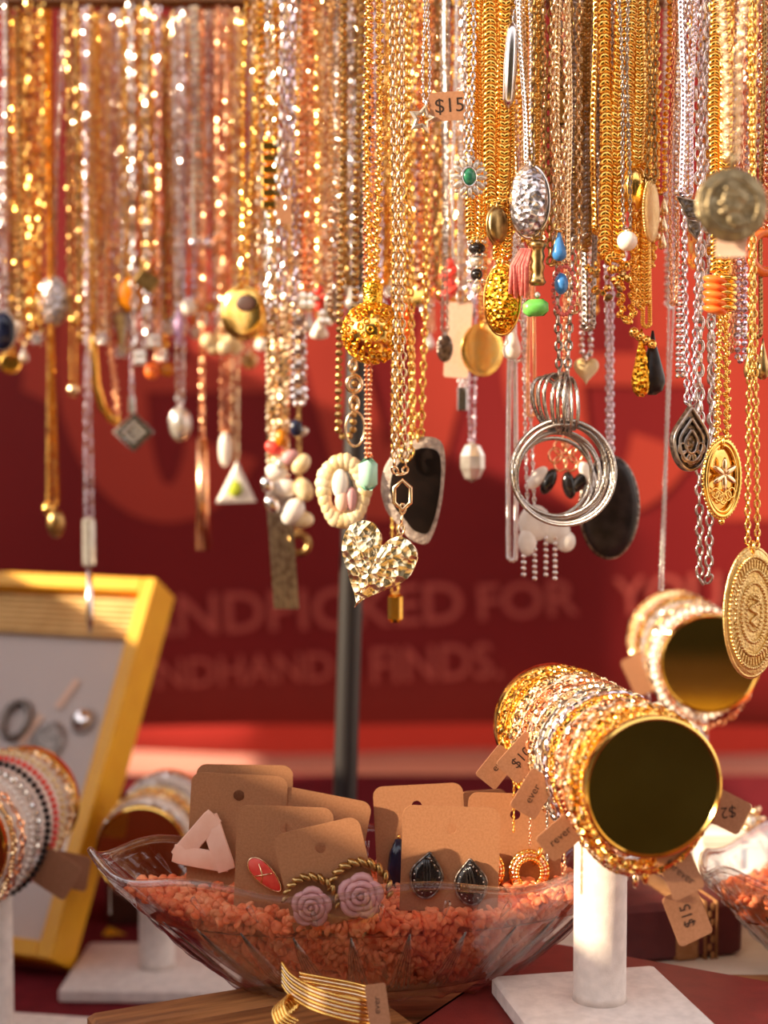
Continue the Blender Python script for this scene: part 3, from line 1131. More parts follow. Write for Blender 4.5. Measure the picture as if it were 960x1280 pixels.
dish = make_dish()
dc = P(468, 1200, .765)
dish.scale = (1, 1, 1.13)
dish.location = (dc.x, .774, -.2774)
dish.rotation_euler = (0, R(-.6), R(4))
d2 = dish.copy(); COL.objects.link(d2)
d2['label'] = 'smaller-looking glass dish of lentils standing on the pale board beside the maroon book'
for ch in dish.children:
    link_copy(ch, d2)
tip = P(868, 1096, .80)
d2.rotation_euler = (0, 0, R(40))
d2.location = (tip.x + .012 + BA * math.cos(R(40)), tip.y + BA * math.sin(R(40)), TABLE + .0865)


# ------------------------------------------------------------------ earring cards
def card_mesh(w, h, hole, hx=0, hz=None, th=.0007, r=.005):
    """kraft card with rounded corners and a punched hanging hole; origin at the bottom middle"""
    bm = bmesh.new()
    out = []
    for cx, cz, a0 in ((w / 2 - r, h - r, 0), (-w / 2 + r, h - r, 90), (-w / 2 + .001, .001, 180), (w / 2 - .001, .001, 270)):
        rr = r if cz > .01 else .001
        for k in range(6):
            a = R(a0 + 18 * k)
            out.append((cx + rr * math.cos(a), cz + rr * math.sin(a)))
    hz = h - .0105 if hz is None else hz
    inn = [(hx + hole * math.cos(2 * PI * k / 20), hz + hole * math.sin(2 * PI * k / 20)) for k in range(20)]
    vo = [bm.verts.new((x, 0, z)) for x, z in out]
    vi = [bm.verts.new((x, 0, z)) for x, z in inn]
    es = [bm.edges.new((l[i], l[(i + 1) % len(l)])) for l in (vo, vi) for i in range(len(l))]
    bmesh.ops.triangle_fill(bm, use_beauty=True, edges=es)
    # drop triangles inside the hole
    bad = [f for f in bm.faces if (Vector((f.calc_center_median().x - hx, f.calc_center_median().z - hz)).length < hole * .9)]
    bmesh.ops.delete(bm, geom=bad, context='FACES_ONLY')
    ex = bmesh.ops.extrude_face_region(bm, geom=list(bm.faces))
    for v in [g for g in ex['geom'] if isinstance(g, bmesh.types.BMVert)]: v.co.y += th
    bmesh.ops.recalc_face_normals(bm, faces=bm.faces)
    me = bpy.data.meshes.new('card')
    bm.to_mesh(me); bm.free()
    me.materials.append(G['kraft'])
    return me


def card(label, px, py, D, w, h, roll=0, yaw=0, lean=8, hole=.0026, hx=0):
    """top-middle at the pixel; leans back; returns root with local card frame"""
    top = P(px, py, D)
    M = rotm(0, 0, R(yaw)) @ rotm(R(-lean), 0, 0) @ rotm(0, R(roll), 0)
    root = thing('earring_card', label, 'earring card', top - (M @ Vector((0, 0, h))), 'kraft earring cards standing in the lentils')
    root.rotation_euler = M.to_euler()
    o = bpy.data.objects.new('card', card_mesh(w, h, hole, hx))
    COL.objects.link(o); o.parent = root
    return root


def earring(label, cardroot, x, z, y=-.001):
    """things fixed on a card: earrings are top-level, placed in the card's frame"""
    M = Matrix.LocRotScale(cardroot.location, cardroot.rotation_euler, None)
    r = thing('earring', label, 'earring', M @ Vector((x, y, z)), 'earrings on kraft cards')
    r.rotation_euler = cardroot.rotation_euler
    return r


def cards():
    mm = lambda px, D: px * m_per(D)
    cA = card('plain kraft card standing behind the card with the pink triangle', 306, 956, .797, mm(122, .797), .060, roll=1, lean=4)
    cB = card('kraft card holding the pink triangle earring', 300, 968, .785, mm(122, .785), .058, roll=3, lean=4, hole=.0028)
    cC = card('kraft card holding the red and gold earring', 357, 1008, .755, mm(122, .755), .050, roll=2, lean=5)
    cD = card('tilted kraft card holding two pink rose earrings', 394, 1032, .735, mm(112, .735), .046, roll=-13, lean=6)
    cE = card('kraft card leaning to the right behind the rose earrings', 410, 993, .785, mm(115, .785), .052, roll=11, lean=4)
    cF = card('kraft card holding the navy drop earring', 522, 981, .790, mm(114, .79), .056, roll=-3, lean=4, hx=-.001)
    cG = card('kraft card holding two black marcasite teardrop earrings', 565, 1008, .752, mm(124, .752), .050, roll=2, lean=5)
    cH = card('kraft card holding gold rope hoop earrings', 645, 992, .785, mm(120, .785), .058, roll=2, lean=4)
    cI = card('curled blank kraft card behind the hoop earrings card', 604, 988, .822, mm(70, .822), .05, roll=2, lean=2, yaw=25)
    # pink triangle of three folded bands
    e1 = earring('pink enamel earring of three folded bands forming a triangle', cB, -.0150, .0225, -.003)
    r3 = .0125
    for k in range(3):
        a0 = R(82 + 120 * k); a1 = R(82 + 120 * (k + 1))
        p = Vector((math.cos(a0) * r3, 0, math.sin(a0) * r3)); q = Vector((math.cos(a1) * r3, 0, math.sin(a1) * r3))
        d = (q - p).normalized(); nrm = Vector((d.z, 0, -d.x))
        if nrm.dot(p + q) < 0: nrm = -nrm
        b = MB(); rows = []
        for i in range(11):
            t = -.18 + 1.30 * i / 10
            c = p + (q - p) * t
            wv = .0078 if 0 < i < 10 else .0070
            lift = -.0014 * math.sin(PI * i / 10) - .0010 * (1 - i / 10)
            ring = []
            for u, yy in ((-1, 0), (-.92, -.0010), (0, -.0018), (.92, -.0010), (1, 0), (0, .0008)):
                ring.append(tuple(c + nrm * (wv * u * .62) + Vector((0, lift + yy, 0))))
            rows.append(ring)
        b.grid(rows, True, True, True)
        bd = build('band', b, G['pink'], e1, angle=R(50))
        b = MB()
        b.tube([tuple(p + (q - p) * t + nrm * .0031 + Vector((0, -.0004, 0))) for t in (-.16, .3, .7, 1.1)], .0005, 6)
        build('gold_edge', b, G['gold'], bd)
    # red leaf
    e2 = earring('red enamel leaf earring crossed by a gold line', cC, -.0085, .0175, -.002)
    out = [(-.0062 + .0124 * t, .0062 - .0124 * t) for t in (0,)]
    lf = []
    for k in range(24):
        a = 2 * PI * k / 24
        u, v = .0105 * math.cos(a), .0042 * math.sin(a) * (1 - .25 * math.cos(a))
        lf.append((u * .72 + v * .69, -u * .69 + v * .72))
    b = MB(); b.prism(lf[::-1], [(1, .0006), (1, -.0004), (.8, -.0012), (.3, -.0017)], None, (0, 0)); build('leaf', b, G['red'], e2, angle=R(50))
    b = MB(); b.tube([(x, -.0004, z) for x, z in lf], .00035, 6, True); build('gold_edge', b, G['champagne'], e2)
    b = MB(); b.tube([(-.0046, -.0013, -.0006), (0, -.0019, .0004), (.0034, -.0015, .0012)], .0004, 6)
    b.tube([(-.003, -.0012, .0055), (-.0012, -.0019, .0005), (-.0015, -.0012, -.0035)], .0004, 6); build('gold_line', b, G['champagne'], e2)
    # roses with rope crescents
    for (x, z, sc, lab) in ((-.0098, .0120, 1.25, 'pink rose earring with gold rope crescent beside the red leaf earring'), (.0135, .0118, 1.42, 'larger pink rose earring with gold rope crescent above')):
        e3 = earring(lab, cD, x, z, -.002)
        for k in range(11):
            tt = k / 10
            for (rr, off) in ((.0098 * sc, 0),):
                a = R(158 - 175 * tt)
                b = MB()
                th = .0021 * sc * (.65 + .35 * math.sin(PI * tt))
                b.ball(th * .62, th * .8, th * 1.25, T(math.cos(a) * rr, -.0012, math.sin(a) * rr) @ rotm(0, -a + R(35), 0), 8, 6)
                build('rope_twist', b, G['bronze'], e3)
        # petals
        ballp(e3, 'rose_base', 'rose', .0066 * sc, -.0015, y=-.0006, ry=.0022 * sc, rz=.0060 * sc)
        for ring, (cnt, rr, w_) in enumerate(((5, .0056, .0013), (4, .0037, .0011), (3, .0019, .0009))):
            for k in range(cnt):
                a = 2 * PI * k / cnt + ring * .7
                pts = []
                for q in range(7):
                    t = (q / 6 - .5) * 2 * PI / cnt * 1.25
                    ra = rr * (1 + .16 * math.cos(t * cnt / 2.2)) * sc
                    pts.append((math.cos(a + t) * ra, -.0016 - .0013 * ring - .0006 * t, math.sin(a + t) * ra - .0015))
                b = MB(); b.tube(pts, [w_ * sc * f for f in (.35, .8, 1, 1.05, 1, .8, .35)], 8)
                build('petal', b, G['rose'], e3)
        ballp(e3, 'bud', 'rose', .0009 * sc, -.0015, y=-.0046)
    # navy drop
    e4 = earring('glossy navy blue dagger drop earring with gold tip', cF, -.0118, .0185, -.003)
    b = MB(); b.lathe([(.0001, -.0175), (.0036, -.013), (.0052, -.004), (.0046, .004), (.0018, .0115), (.0006, .0118)], 10, rotm(0, R(5), 0)); build('drop', b, G['navy'], e4)
    b = MB(); b.ball(.0010, .0010, .0013, T(.0011, 0, .0125), 8, 6); build('gold_tip', b, G['gold'], e4)
    # marcasite teardrops
    for (x, z, rl, lab) in ((-.0110, .0175, 6, 'black marcasite teardrop earring leaning left, next to the navy drop'), (.0100, .0150, -4, 'black marcasite teardrop earring next to the gold hoops')):
        e5 = earring(lab, cG, x, z, -.002)
        M5 = rotm(0, R(rl), 0)
        td = []
        for k in range(36):
            a = 2 * PI * k / 36
            zz = math.sin(a)
            td.append((.0076 * math.cos(a) * (1 - max(0, zz) ** 1.6 * .75), .0108 * zz))
        b = MB(); b.prism(td, [(1, .0010), (1, -.0006), (.86, -.0016), (.5, -.0022)], M5, (0, -.001)); build('teardrop', b, G['black'], e5, angle=R(45))
        b = MB(); b.tube([tuple(M5 @ Vector((px_, -.0008, pz_))) for px_, pz_ in td], .0006, 6, True); build('beaded_edge', b, G['pewter'], e5)
        for u in (-.0016, 0, .0016):
            b = MB(); b.tube([tuple(M5 @ Vector((u * (1 - .5 * abs(t)) - t * .0012, -.0025, t * .0085))) for t in (-1, -.5, 0, .5, 1)], .0006, 6); build('ridge', b, G['black'], e5)
        for k in range(36):
            if k % 2: continue
            px_, pz_ = td[k]
            b = MB(); b.ball(.00045, .0004, .00045, M5 @ T(px_ * .78, -.0016, pz_ * .78), 6, 4); build('marcasite', b, G['crystal'], e5)
    # gold hoops
    for (x, z, lab) in ((-.0145, .0200, 'gold rope hoop earring half hidden by the teardrop earrings card'), (.0075, .0205, 'gold rope hoop earring with a crystal under the price tags')):
        e6 = earring(lab, cH, x, z, -.0035)
        for k, (rr, tw, col) in enumerate(((.0098, .0012, 'gold'), (.0082, .0013, 'rose_gold'), (.0066, .0011, 'gold'))):
            pts = [(rr * .92 * math.cos(2 * PI * i / 72), -.0012 * k + .0004 * math.cos(2 * PI * i / 72 * 24), rr * math.sin(2 * PI * i / 72)) for i in range(72)]
            b = MB(); b.tube(pts, [tw * (1 + .18 * math.sin(2 * PI * i * 24 / 72)) for i in range(72)], 8, True); build('hoop', b, G[col], e6)
        b = MB(); b.lathe([(.0001, -.001), (.0022, -.0002), (.0024, .0006), (.0012, .0018)], 8, T(.005, -.0036, -.0075) @ rotm(PI / 2, 0, 0)); build('crystal', b, G['crystal'], e6, False)
        b = MB(); b.tube([(.002, -.001, .004), (.0045, -.003, .009), (.005, -.003, .0125)], .0012, 8); build('ear_post', b, G['gold'], e6)


cards()


# ------------------------------------------------------------------ gold cuff in front
def cuff():
    c0 = P(405, 1262, .70)
    zt = -.2790
    root = thing('cuff_bracelet', 'ribbed gold cuff bracelet of parallel wires lying in front of the glass dish', 'bracelet', (c0.x, .70, zt))
    loc = Vector((c0.x, .70, zt))
    # flat ribbon path (pixels, depth): band that sweeps down to the right, then the curled back end
    path = [(352, 1216, .708), (362, 1232, .700), (385, 1246, .693), (415, 1257, .689), (445, 1264, .688), (470, 1267, .692), (484, 1260, .700), (472, 1250, .707), (440, 1242, .711), (400, 1235, .712), (374, 1230, .712)]
    ctr = [P(*p) - loc for p in path]
    # smooth resample
    arr = np.array([tuple(c) for c in ctr])
    tt = np.linspace(0, len(arr) - 1, 60)
    sm = np.stack([np.interp(tt, range(len(arr)), arr[:, k]) for k in range(3)], 1)
    for _ in range(6):
        sm[1:-1] = (sm[:-2] + 2 * sm[1:-1] + sm[2:]) / 4
    zmin = sm[:, 2].min()
    for k in range(7):
        dz = (k - 3) * .00165
        pts = [(p[0], p[1], p[2] + dz) for p in sm]
        b = MB(); b.tube(pts, .00085, 8); build('wire', b, G['champagne'] if k % 2 else G['gold'], root)
    # crossing end: short curl of the same wires
    path2 = [(366, 1282, .690), (352, 1276, .690), (347, 1262, .693), (352, 1250, .697), (361, 1249, .700), (367, 1258, .700), (363, 1268, .698)]
    sm2 = np.array([tuple(P(*p) - loc) for p in path2])
    tt = np.linspace(0, len(sm2) - 1, 36)
    sm2 = np.stack([np.interp(tt, range(len(sm2)), sm2[:, k]) for k in range(3)], 1)
    for _ in range(4): sm2[1:-1] = (sm2[:-2] + 2 * sm2[1:-1] + sm2[2:]) / 4
    z2 = sm2[:, 2].min()
    for k in range(5):
        pts = [(p[0] + (k - 2) * .0012, p[1], p[2] + (k - 2) * .0010) for p in sm2]
        b = MB(); b.tube(pts, .0008, 8); build('wire', b, G['gold'], root)
    M = T(*(P(472, 1256, .686) - loc)) @ rotm(R(-10), R(-8), 0)
    price_tag(root, M, .0092, .018, 'ever', textrot=R(-84), th_mm=3.0)


cuff()


# ------------------------------------------------------------------ yellow frame display
def frame():
    BR = Vector((P(62, 1222, 1.06).x, 1.06, TABLE + .0185))
    TR = P(196, 722, 1.20)
    wv = (TR - BR)
    H = wv.length
    wv.normalize()
    hor = Vector((wv.x, wv.y, 0)).normalized()
    nrm_h = -hor
    u = Vector((-nrm_h.y, nrm_h.x, 0))           # to the right seen from the front
    if u.x < 0: u = -u
    n = u.cross(wv)
    if n.y > 0: n = -n
    W = .27
    M3 = Matrix((u, -n, wv)).transposed().to_4x4()
    root = thing('picture_frame', 'yellow painted frame with woven panel leaning back, hung with earrings', 'display frame', BR)
    root.rotation_euler = M3.to_euler()
    dep = .034
    fw = .012
    def rail(sx, sy, sz, x, y, z):
        b = MB(); b.box(sx, sy, sz, T(x, y, z), .001); build('rail', b, G['yellow'], root, angle=R(40))
    rail(fw, dep, H, -fw / 2, dep / 2, H / 2)
    rail(fw, dep, H, -W + fw / 2, dep / 2, H / 2)
    rail(W - 2 * fw, dep, fw, -W / 2, dep / 2, H - fw / 2)
    rail(W - 2 * fw, dep, fw, -W / 2, dep / 2, fw / 2)
    b = MB(); b.box(W - 2 * fw, .004, H - 2 * fw, T(-W / 2, .020, H / 2)); build('woven_panel', b, G['burlap'], root, False)
    for k in range(7):
        b = MB(); b.box(W - 2 * fw, .006, .0040, T(-W / 2, .014, H - fw - .004 - k * .0046), .0008); build('wood_strip', b, G['rib_wood'], root, angle=R(40))
    Mw = T(*BR) @ M3
    # earrings on the panel
    for (x, z, kind, lab) in ((-.062, .158, 'disc', 'round grey disc earring beside the bright button on the woven panel'), (-.038, .176, 'ball', 'shiny domed silver button earring on the woven panel'),
                              (-.094, .172, 'ring', 'dark ring earring on the woven panel'), (-.058, .196, 'tagg', 'narrow pink tag pinned on the woven panel above the grey disc'),
                              (-.080, .166, 'tagg', 'narrow pink tag pinned between dark ring and grey disc'), (-.022, .070, 'shell', 'pale shell earring low on the woven panel')):
        r = thing('panel_earring' if kind != 'tagg' else 'pinned_tag', lab, 'earring' if kind != 'tagg' else 'tag', Mw @ Vector((x, .0175, z)))
        r.rotation_euler = M3.to_euler()
        if kind == 'disc':
            oval(r, 'disc', 'pewter', .0125, .0145, .003, 0, y=-.002); rim(r, 'dark_silver', .0125, .0145, .0010, 0, y=-.002)
        elif kind == 'ball':
            ballp(r, 'dome', 'silver', .0085, 0, y=-.003, ry=.005); rim(r, 'dark_silver', .0095, .0095, .001, 0, y=-.001)
        elif kind == 'ring':
            rim(r, 'pewter', .011, .014, .0030, 0, y=-.003, name='ring'); ballp(r, 'stud', 'dark_silver', .002, .015, y=-.003)
        elif kind == 'tagg':
            price_tag(r, T(0, -.001, 0) @ rotm(0, R(24), 0), .006, .026, None, 'pale_tag')
        else:
            for k in range(5):
                a = R(-50 + 25 * k); b = MB(); b.ball(.0035, .002, .011, T(math.sin(a) * .009, -.003, math.cos(a) * .009) @ rotm(0, a, 0), 8, 6); build('lobe', b, G['pearl'], r)
    # prop at the back
    hinge = Mw @ Vector((-W / 2, dep, .7 * H)); foot = Vector((hinge.x + hor.x * .09, hinge.y + hor.y * .09, TABLE + .004))
    iv = Mw.inverted()
    b = MB(); b.tube([tuple(iv @ hinge), tuple(iv @ ((hinge + foot) / 2)), tuple(iv @ foot)], .004, 8); build('easel_leg', b, G['yellow'], root)


frame()
print('middle ok')


# ------------------------------------------------------------------ necklace rack
def rack():
    root = thing('necklace_rack', 'wooden barred necklace rack on a black metal pole', 'rack', (P(423, 985, 1.03).x, 1.03, TABLE))
    loc = Vector(root.location)
    top = P(462, -40, 1.03)
    b = MB()
    p0 = Vector((0, 0, .004)); p1 = top - loc
    b.tube([tuple(p0 + (p1 - p0) * k / 6) for k in range(7)], .0078, 16); build('pole', b, G['black_metal'], root)
    b = MB(); b.lathe([(.05, 0), (.05, .004), (.012, .008), (.009, .02)], 32); build('foot', b, G['black_metal'], root, angle=R(40))
    hooks = None
    for D, xa, xb in ((.80, .02, .27), (.95, -.16, .26), (1.12, -.36, .30)):
        z = bar_z(D)
        b = MB(); b.box(xb - xa, .018, .022, T((xa + xb) / 2 - loc.x, D - loc.y, z + .011 - loc.z), .002)
        build('crossbar', b, G['rack_wood'], root, angle=R(40))
        n = int((xb - xa) / .022)
        for k in range(n):
            x = xa + (xb - xa) * (k + .5) / n
            if hooks is None:
                h = MB(); h.tube([(0, 0, 0), (0, 0, -.006), (0, -.003, -.011), (0, -.007, -.012), (0, -.010, -.009), (0, -.0105, -.005)], .0011, 6)
                hooks = build('hook', h, G['brass'], root)
                hk = hooks
            else:
                hk = link_copy(hooks, root)
            hk.location = (x - loc.x, D - loc.y, z - loc.z)
    # arms from back to front carrying the bars, one reaching out further to the front
    for x, ya, yb in ((.06, .785, 1.14), (.20, .58, 1.14)):
        za = max(bar_z(.8), bar_z(.95), bar_z(1.12)) + .024
        b = MB(); b.box(.018, yb - ya, .018, T(x - loc.x, (ya + yb) / 2 - loc.y, za + .009 - loc.z), .002)
        build('arm', b, G['rack_wood'], root, angle=R(40))
        for D in (.80, .95, 1.12):
            zz = bar_z(D) + .022
            if za - zz > .002:
                b = MB(); b.box(.014, .014, za - zz, T(x - loc.x, D - loc.y, (za + zz) / 2 - loc.z)); build('spacer', b, G['rack_wood'], root, False)


rack()

mmp = m_per
FR = 'necklaces on the front bar'
MI = 'necklaces on the middle bar'
BK = 'necklaces on the back bar'


def ring_part(root, name, mat, rx, rz, r, x=0, y=0, z=0, yaw=0, tilt=0, roll=0, n=28, m=8):
    b = MB(); b.torus(rx, r, rz, T(x, y, z) @ rotm(tilt, roll, yaw), n, m)
    return build(name, b, G[mat], root)


# -------- right group, sharp
def heroes_right():
    D = .775
    k = mmp(D)
    # star with price tag
    r = necklace('fine silver chain with openwork star and a kraft tag marked $15', 'fine', 'silver', 1.8, 533, 128, .765, 8, group=FR)
    b = MB(); so = star_out(.0074, .0040); si = star_out(.0034, .0018)
    rows = [[(x, y, z - .008) for x, z in o] for o, y in ((so, .0010), (so, -.0006), (star_out(.0054, .0029), -.0026), (si, -.0006), (si, .0010), (so, .0010))]
    b.grid(rows, True); build('star', b, G['crystal'], r, False, M=rotm(0, R(12), 0)); bail(r, 'silver')
    price_tag(r, T(.0108, -.0012, -.0020) @ rotm(0, R(-4), R(0)), .0185, .0135, '$15', th_mm=6.6)
    # flower with green stone
    r = necklace('silver link chain with snowflake flower pendant around a green stone', 'cable', 'silver', 3.0, 586, 196, D - .02, 8, group=FR)
    M = rotm(0, 0, R(18))
    for q in range(12):
        a = 2 * PI * q / 12
        b = MB(); b.ball(.0030, .0016, .0014, M @ T(.0062 * math.cos(a), -.001, .0068 * math.sin(a) - .0095) @ rotm(0, -a, 0), 8, 5)
        b.ball(.0011, .001, .0011, M @ T(.0086 * math.cos(a + .26), 0, .0092 * math.sin(a + .26) - .0095), 6, 4); build('petal', b, G['crystal'], r)
    oval(r, 'green_stone', 'emerald', .0032, .0040, .003, -.0095, R(18), y=-.001); rim(r, 'silver', .0035, .0044, .0006, -.0095, R(18), y=-.002); bail(r, 'silver')
    # small oval locket with cream face
    r = necklace('thick gold wheat chain with small bronze oval locket showing a cream face', 'wheat', 'deep_gold', 4.4, 621, 256, D - .012, 22, group=FR)
    oval(r, 'locket', 'bronze', .0056, .0088, .004, -.0095, R(35)); rim(r, 'bronze', .0056, .0088, .0009, -.0095, R(35)); oval(r, 'cream_face', 'cream', .0037, .0062, .002, -.0095, R(35), y=-.0018, x=-.001); bail(r, 'bronze')
    # black and silver beaded drop
    r = necklace('gold wheat chain with black and silver crystal beads at the end', 'wheat', 'gold', 4.2, 596, 300, D, 14, group=FR)
    for q in range(4):
        ballp(r, 'bead', 'black' if q % 2 == 0 else 'crystal', .0042 - .0006 * q, -.004 - q * .0062, rz=.003, n=10, m=6)
        beads_on(r, 'crystal_ring', 'crystal', .004, .004, .0009, 8, -.004 - q * .0062 + .003, tilt=PI / 2)
    # silver oval
    r = necklace('silver chain with large speckled silver oval pendant', 'curb', 'silver', 3.2, 662, 204, D - .015, 12, xt=652, group=FR)
    oval(r, 'oval_disc', 'silver_relief',   .0092, .0166, .008, -.0178, R(-22), .35); rim(r, 'silver', .0092, .0166, .0012, -.0178, R(-22), dy=.001); bail(r, 'silver', .003)
    # long silver tube on its own chain
    r = necklace('silver chain with long polished silver tube pendant above the speckled oval', 'cable', 'silver', 2.6, 641, 22, D - .012, 6, group=FR)
    b = MB(); b.lathe([(.0008, -.042), (.0028, -.038), (.0034, -.022), (.0030, -.006), (.0014, -.001)], 14, rotm(0, R(3), 0)); build('tube', b, G['silver'], r); bail(r, 'silver')
    # bronze filigree barrel bead with red tassel, green bead
    r = necklace('antique bronze chain with filigree barrel, coral tassel and green glass bead', 'cable', 'bronze', 3.6, 672, 298, D - .016, 14, group=FR)
    b = MB(); b.lathe([(.0030, -.022), (.0042, -.0205), (.0034, -.019), (.0028, -.016), (.0036, -.0135), (.0028, -.011), (.0036, -.0085), (.0029, -.006), (.0036, -.0045), (.0044, -.003), (.0030, -.001)], 14); build('barrel', b, G['bronze'], r)
    for q in range(10):
        x = -.0088 + .0036 * math.sin(q * 1.7); b = MB()
        b.tube([(x * .6, -.0005, -.005), (x, -.0012, -.013), (x + .0008 * math.cos(q), -.0008 + .0008 * math.sin(q), -.026 - .001 * (q % 3))], [.0008, .0011, .0009], 6); build('tassel_thread', b, G['coral'], r)
    b = MB(); b.box(.0118, .0078, .0080, T(-.0008, -.001, -.0325) @ rotm(0, R(-3), 0), .0022); build('green_bead', b, G['green'], r, angle=R(60))
    ballp(r, 'spacer_bead', 'crystal', .0016, -.0265, n=8, m=6)
    # gold oval locket
    r = necklace('gold chain with large gold oval locket embossed with flowers', 'wheat', 'deep_gold', 4.0, 628, 326, D - .008, 12, xt=634, group=FR)
    oval(r, 'locket_back', 'gold', .0090, .0172, .006, -.0182, R(-24), .1, y=.002); oval(r, 'locket_front', 'gold_relief', .0084, .0162, .004, -.0182, R(-24), .7, x=-.0004, y=-.0016)
    rim(r, 'gold', .0088, .0168, .0009, -.0182, R(-24)); bail(r, 'gold', .003)
    b = MB(); M = T(0, 0, -.0182) @ rotm(0, 0, R(-24)); q_ = random.Random(5)
    for q in range(46):
        a = q_.uniform(0, 6.28); t = math.sqrt(q_.uniform(0, 1)); b.ball(q_.uniform(.0008, .0017), .0010, q_.uniform(.0008, .0015), M @ T(.0066 * t * math.cos(a), -.0046 - .0016 * (1 - t), .0135 * t * math.sin(a)), 7, 5)
    build('embossed_flowers', b, G['gold_relief'], r)
    # blue drop and blue cabochon with coral beads
    r = necklace('pale gold chain with a dark blue drop bead', 'cable', 'champagne', 3.6, 699, 286, D - .016, 16, group=FR)
    drop(r, 'blue_drop', 'blue', .0036, .015, 0); ballp(r, 'cap', 'gold', .0016, -.0005, n=8, m=6)
    r = necklace('gold curb chain ending in a coral bead loop around a blue cabochon', 'curb', 'champagne', 3.8, 705, 330, D - .01, 14, xt=702, group=FR)
    oval(r, 'blue_cabochon', 'blue', .0033, .0050, .004, -.0095, 0, .6, x=-.0015, y=-.002)
    for q in range(24):
        a = 2 * PI * q / 24
        ballp(r, 'coral_bead', 'coral', .0011, -.0125 + .0115 * math.sin(a), x=.0052 * math.cos(a), n=7, m=5)
    # little gold bar
    r = necklace('antique chain with a small gold bar tag', 'cable', 'bronze', 3.4, 705, 112, D, 16, group=FR)
    barp(r, 'gold_bar', 'bronze', .0056, .0014, .0165, 0); bail(r, 'bronze', .0016)
    # dense run of chains with gold charm cluster
    r = necklace('deep gold wheat chain ending in a cluster of tiny gold charms', 'wheat', 'deep_gold', 5.0, 764, 322, D, 18, group=FR)
    q_ = random.Random(9)
    for q in range(34):
        x = q_.uniform(-.012, .010); z = -.003 - q_.uniform(0, .018) * (1 - abs(x) / .03)
        b = MB(); b.ball(q_.uniform(.0012, .0024), q_.uniform(.001, .002), q_.uniform(.0012, .0024), T(x, q_.uniform(-.003, .003), z) @ rotm(q, q * 2, 0), 6, 4); build('charm', b, G['bronze' if q % 3 == 0 else 'gold'], r, False)
    # pearl
    r = necklace('thin dark silver chain with a single white pearl', 'fine', 'dark_silver', 2.2, 784, 288, D - .01, 10, xt=776, group=FR)
    ballp(r, 'pearl', 'pearl', .0050, -.0050, n=18, m=12, rz=.0047); ballp(r, 'cap', 'champagne', .0016, -.0004, n=8, m=6)
    # gold dome seen from the side and ridged coin
    r = necklace('gold chain with a polished gold half-dome pendant turned edge-on', 'wheat', 'gold', 4.2, 792, 206, D, 12, group=FR)
    oval(r, 'dome', 'gold', .0062, .0112, .006, -.0115, R(58), .5); rim(r, 'gold', .0062, .0112, .0008, -.0115, R(58)); bail(r, 'gold')
    r = necklace('bronze chain with a ridge-edged coin turned almost edge-on', 'cable', 'bronze', 3.2, 814, 226, D - .004, 8, group=FR)
    oval(r, 'coin', 'medal_gold', .0118, .0138, .0022, -.0142, R(64), .05); beads_on(r, 'ridged_edge', 'medal_gold', .0118, .0138, .0009, 60, -.0142, R(64)); bail(r, 'bronze')
    r = necklace('gold bead chain with pale gold charms hanging behind the ridged coin', 'bead', 'gold', 3.2, 826, 240, D + .03, 16, group=FR)
    for q in range(5): drop(r, 'charm', 'champagne', .0022, .010, -.002 - q * .004, x=(-1) ** q * .0016, y=.001 * q)
    # flat gold strip pendant hanging lower with dark gold drop
    r = necklace('flat gold snake chain with a long gold and smoky stone charm', 'snake', 'deep_gold', 2.6, 808, 408, D + .025, 4, group=FR)
    drop(r, 'smoky_stone', 'grey_stone', .0066, .032, -.002, x=.0035, y=.002); drop(r, 'gold_leaf', 'gold_relief', .0050, .034, -.001, x=-.0025, y=-.001)
    for q in range(4): ballp(r, 'cluster_bead', 'gold', .0026, -.003 - .002 * q, x=-.0065 + .003 * q, y=-.002, n=8, m=6)
    # plain sharp runs
    spec = [(598, 250, 'wheat', 'rose_gold', 4.0, 16), (612, 270, 'wheat', 'deep_gold', 3.8, 20), (636, 290, 'cable', 'gold', 3.6, 18), (648, 232, 'curb', 'champagne', 4.0, 12),
            (662, 300, 'wheat', 'gold', 4.0, 16), (684, 300, 'curb', 'rose_gold', 3.8, 14), (716, 390, 'cable', 'champagne', 3.8, 16), (722, 300, 'wheat', 'dark_silver', 4.4, 14), (736, 410, 'curb', 'dark_silver', 4.4, 14),
            (748, 290, 'curb', 'gold', 4.0, 12), (756, 318, 'rope', 'dark_silver', 3.4, 14), (772, 325, 'bead', 'rose_gold', 3.0, 16), (784, 400, 'rope', 'deep_gold', 4.2, 18),
            (800, 380, 'wheat', 'deep_gold', 4.4, 12), (812, 330, 'rope', 'gold', 3.6, 14), (692, 330, 'cable', 'bronze', 4.0, 12), (728, 310, 'wheat', 'bronze', 3.8, 10)]
    for i, (x, y, kd, mt, w_, sp) in enumerate(spec):
        tk = 'thick' if w_ >= 4 else 'slim'
        necklace('%s %s %s chain without pendant on the front bar' % (tk, MET[mt], KN[kd]), kd, mt, w_, x, y, .785 + .012 * (i % 3), sp, group=FR)

    # far right cluster
    r = necklace('lilac silver curb chain with a dark marcasite butterfly wing', 'curb', 'lilac_silver', 3.6, 858, 246, D - .025, 14, group=FR)
    for (pts, dz) in (([(-.0045, .0), (.004, -.002), (.006, -.011), (.0005, -.0095), (-.002, -.005)], 0), ([(.0002, -.0105), (.0055, -.0115), (.0065, -.015), (.0048, -.0195), (.0015, -.0155)], 0)):
        b = MB(); b.prism(pts[::-1], [(1, .0008), (1, -.0006), (.8, -.0014)]); build('wing', b, G['pewter'], r, False)
        b = MB(); b.tube([(x, -.0006, z) for x, z in pts], .0006, 6, True); build('wing_edge', b, G['dark_silver'], r)
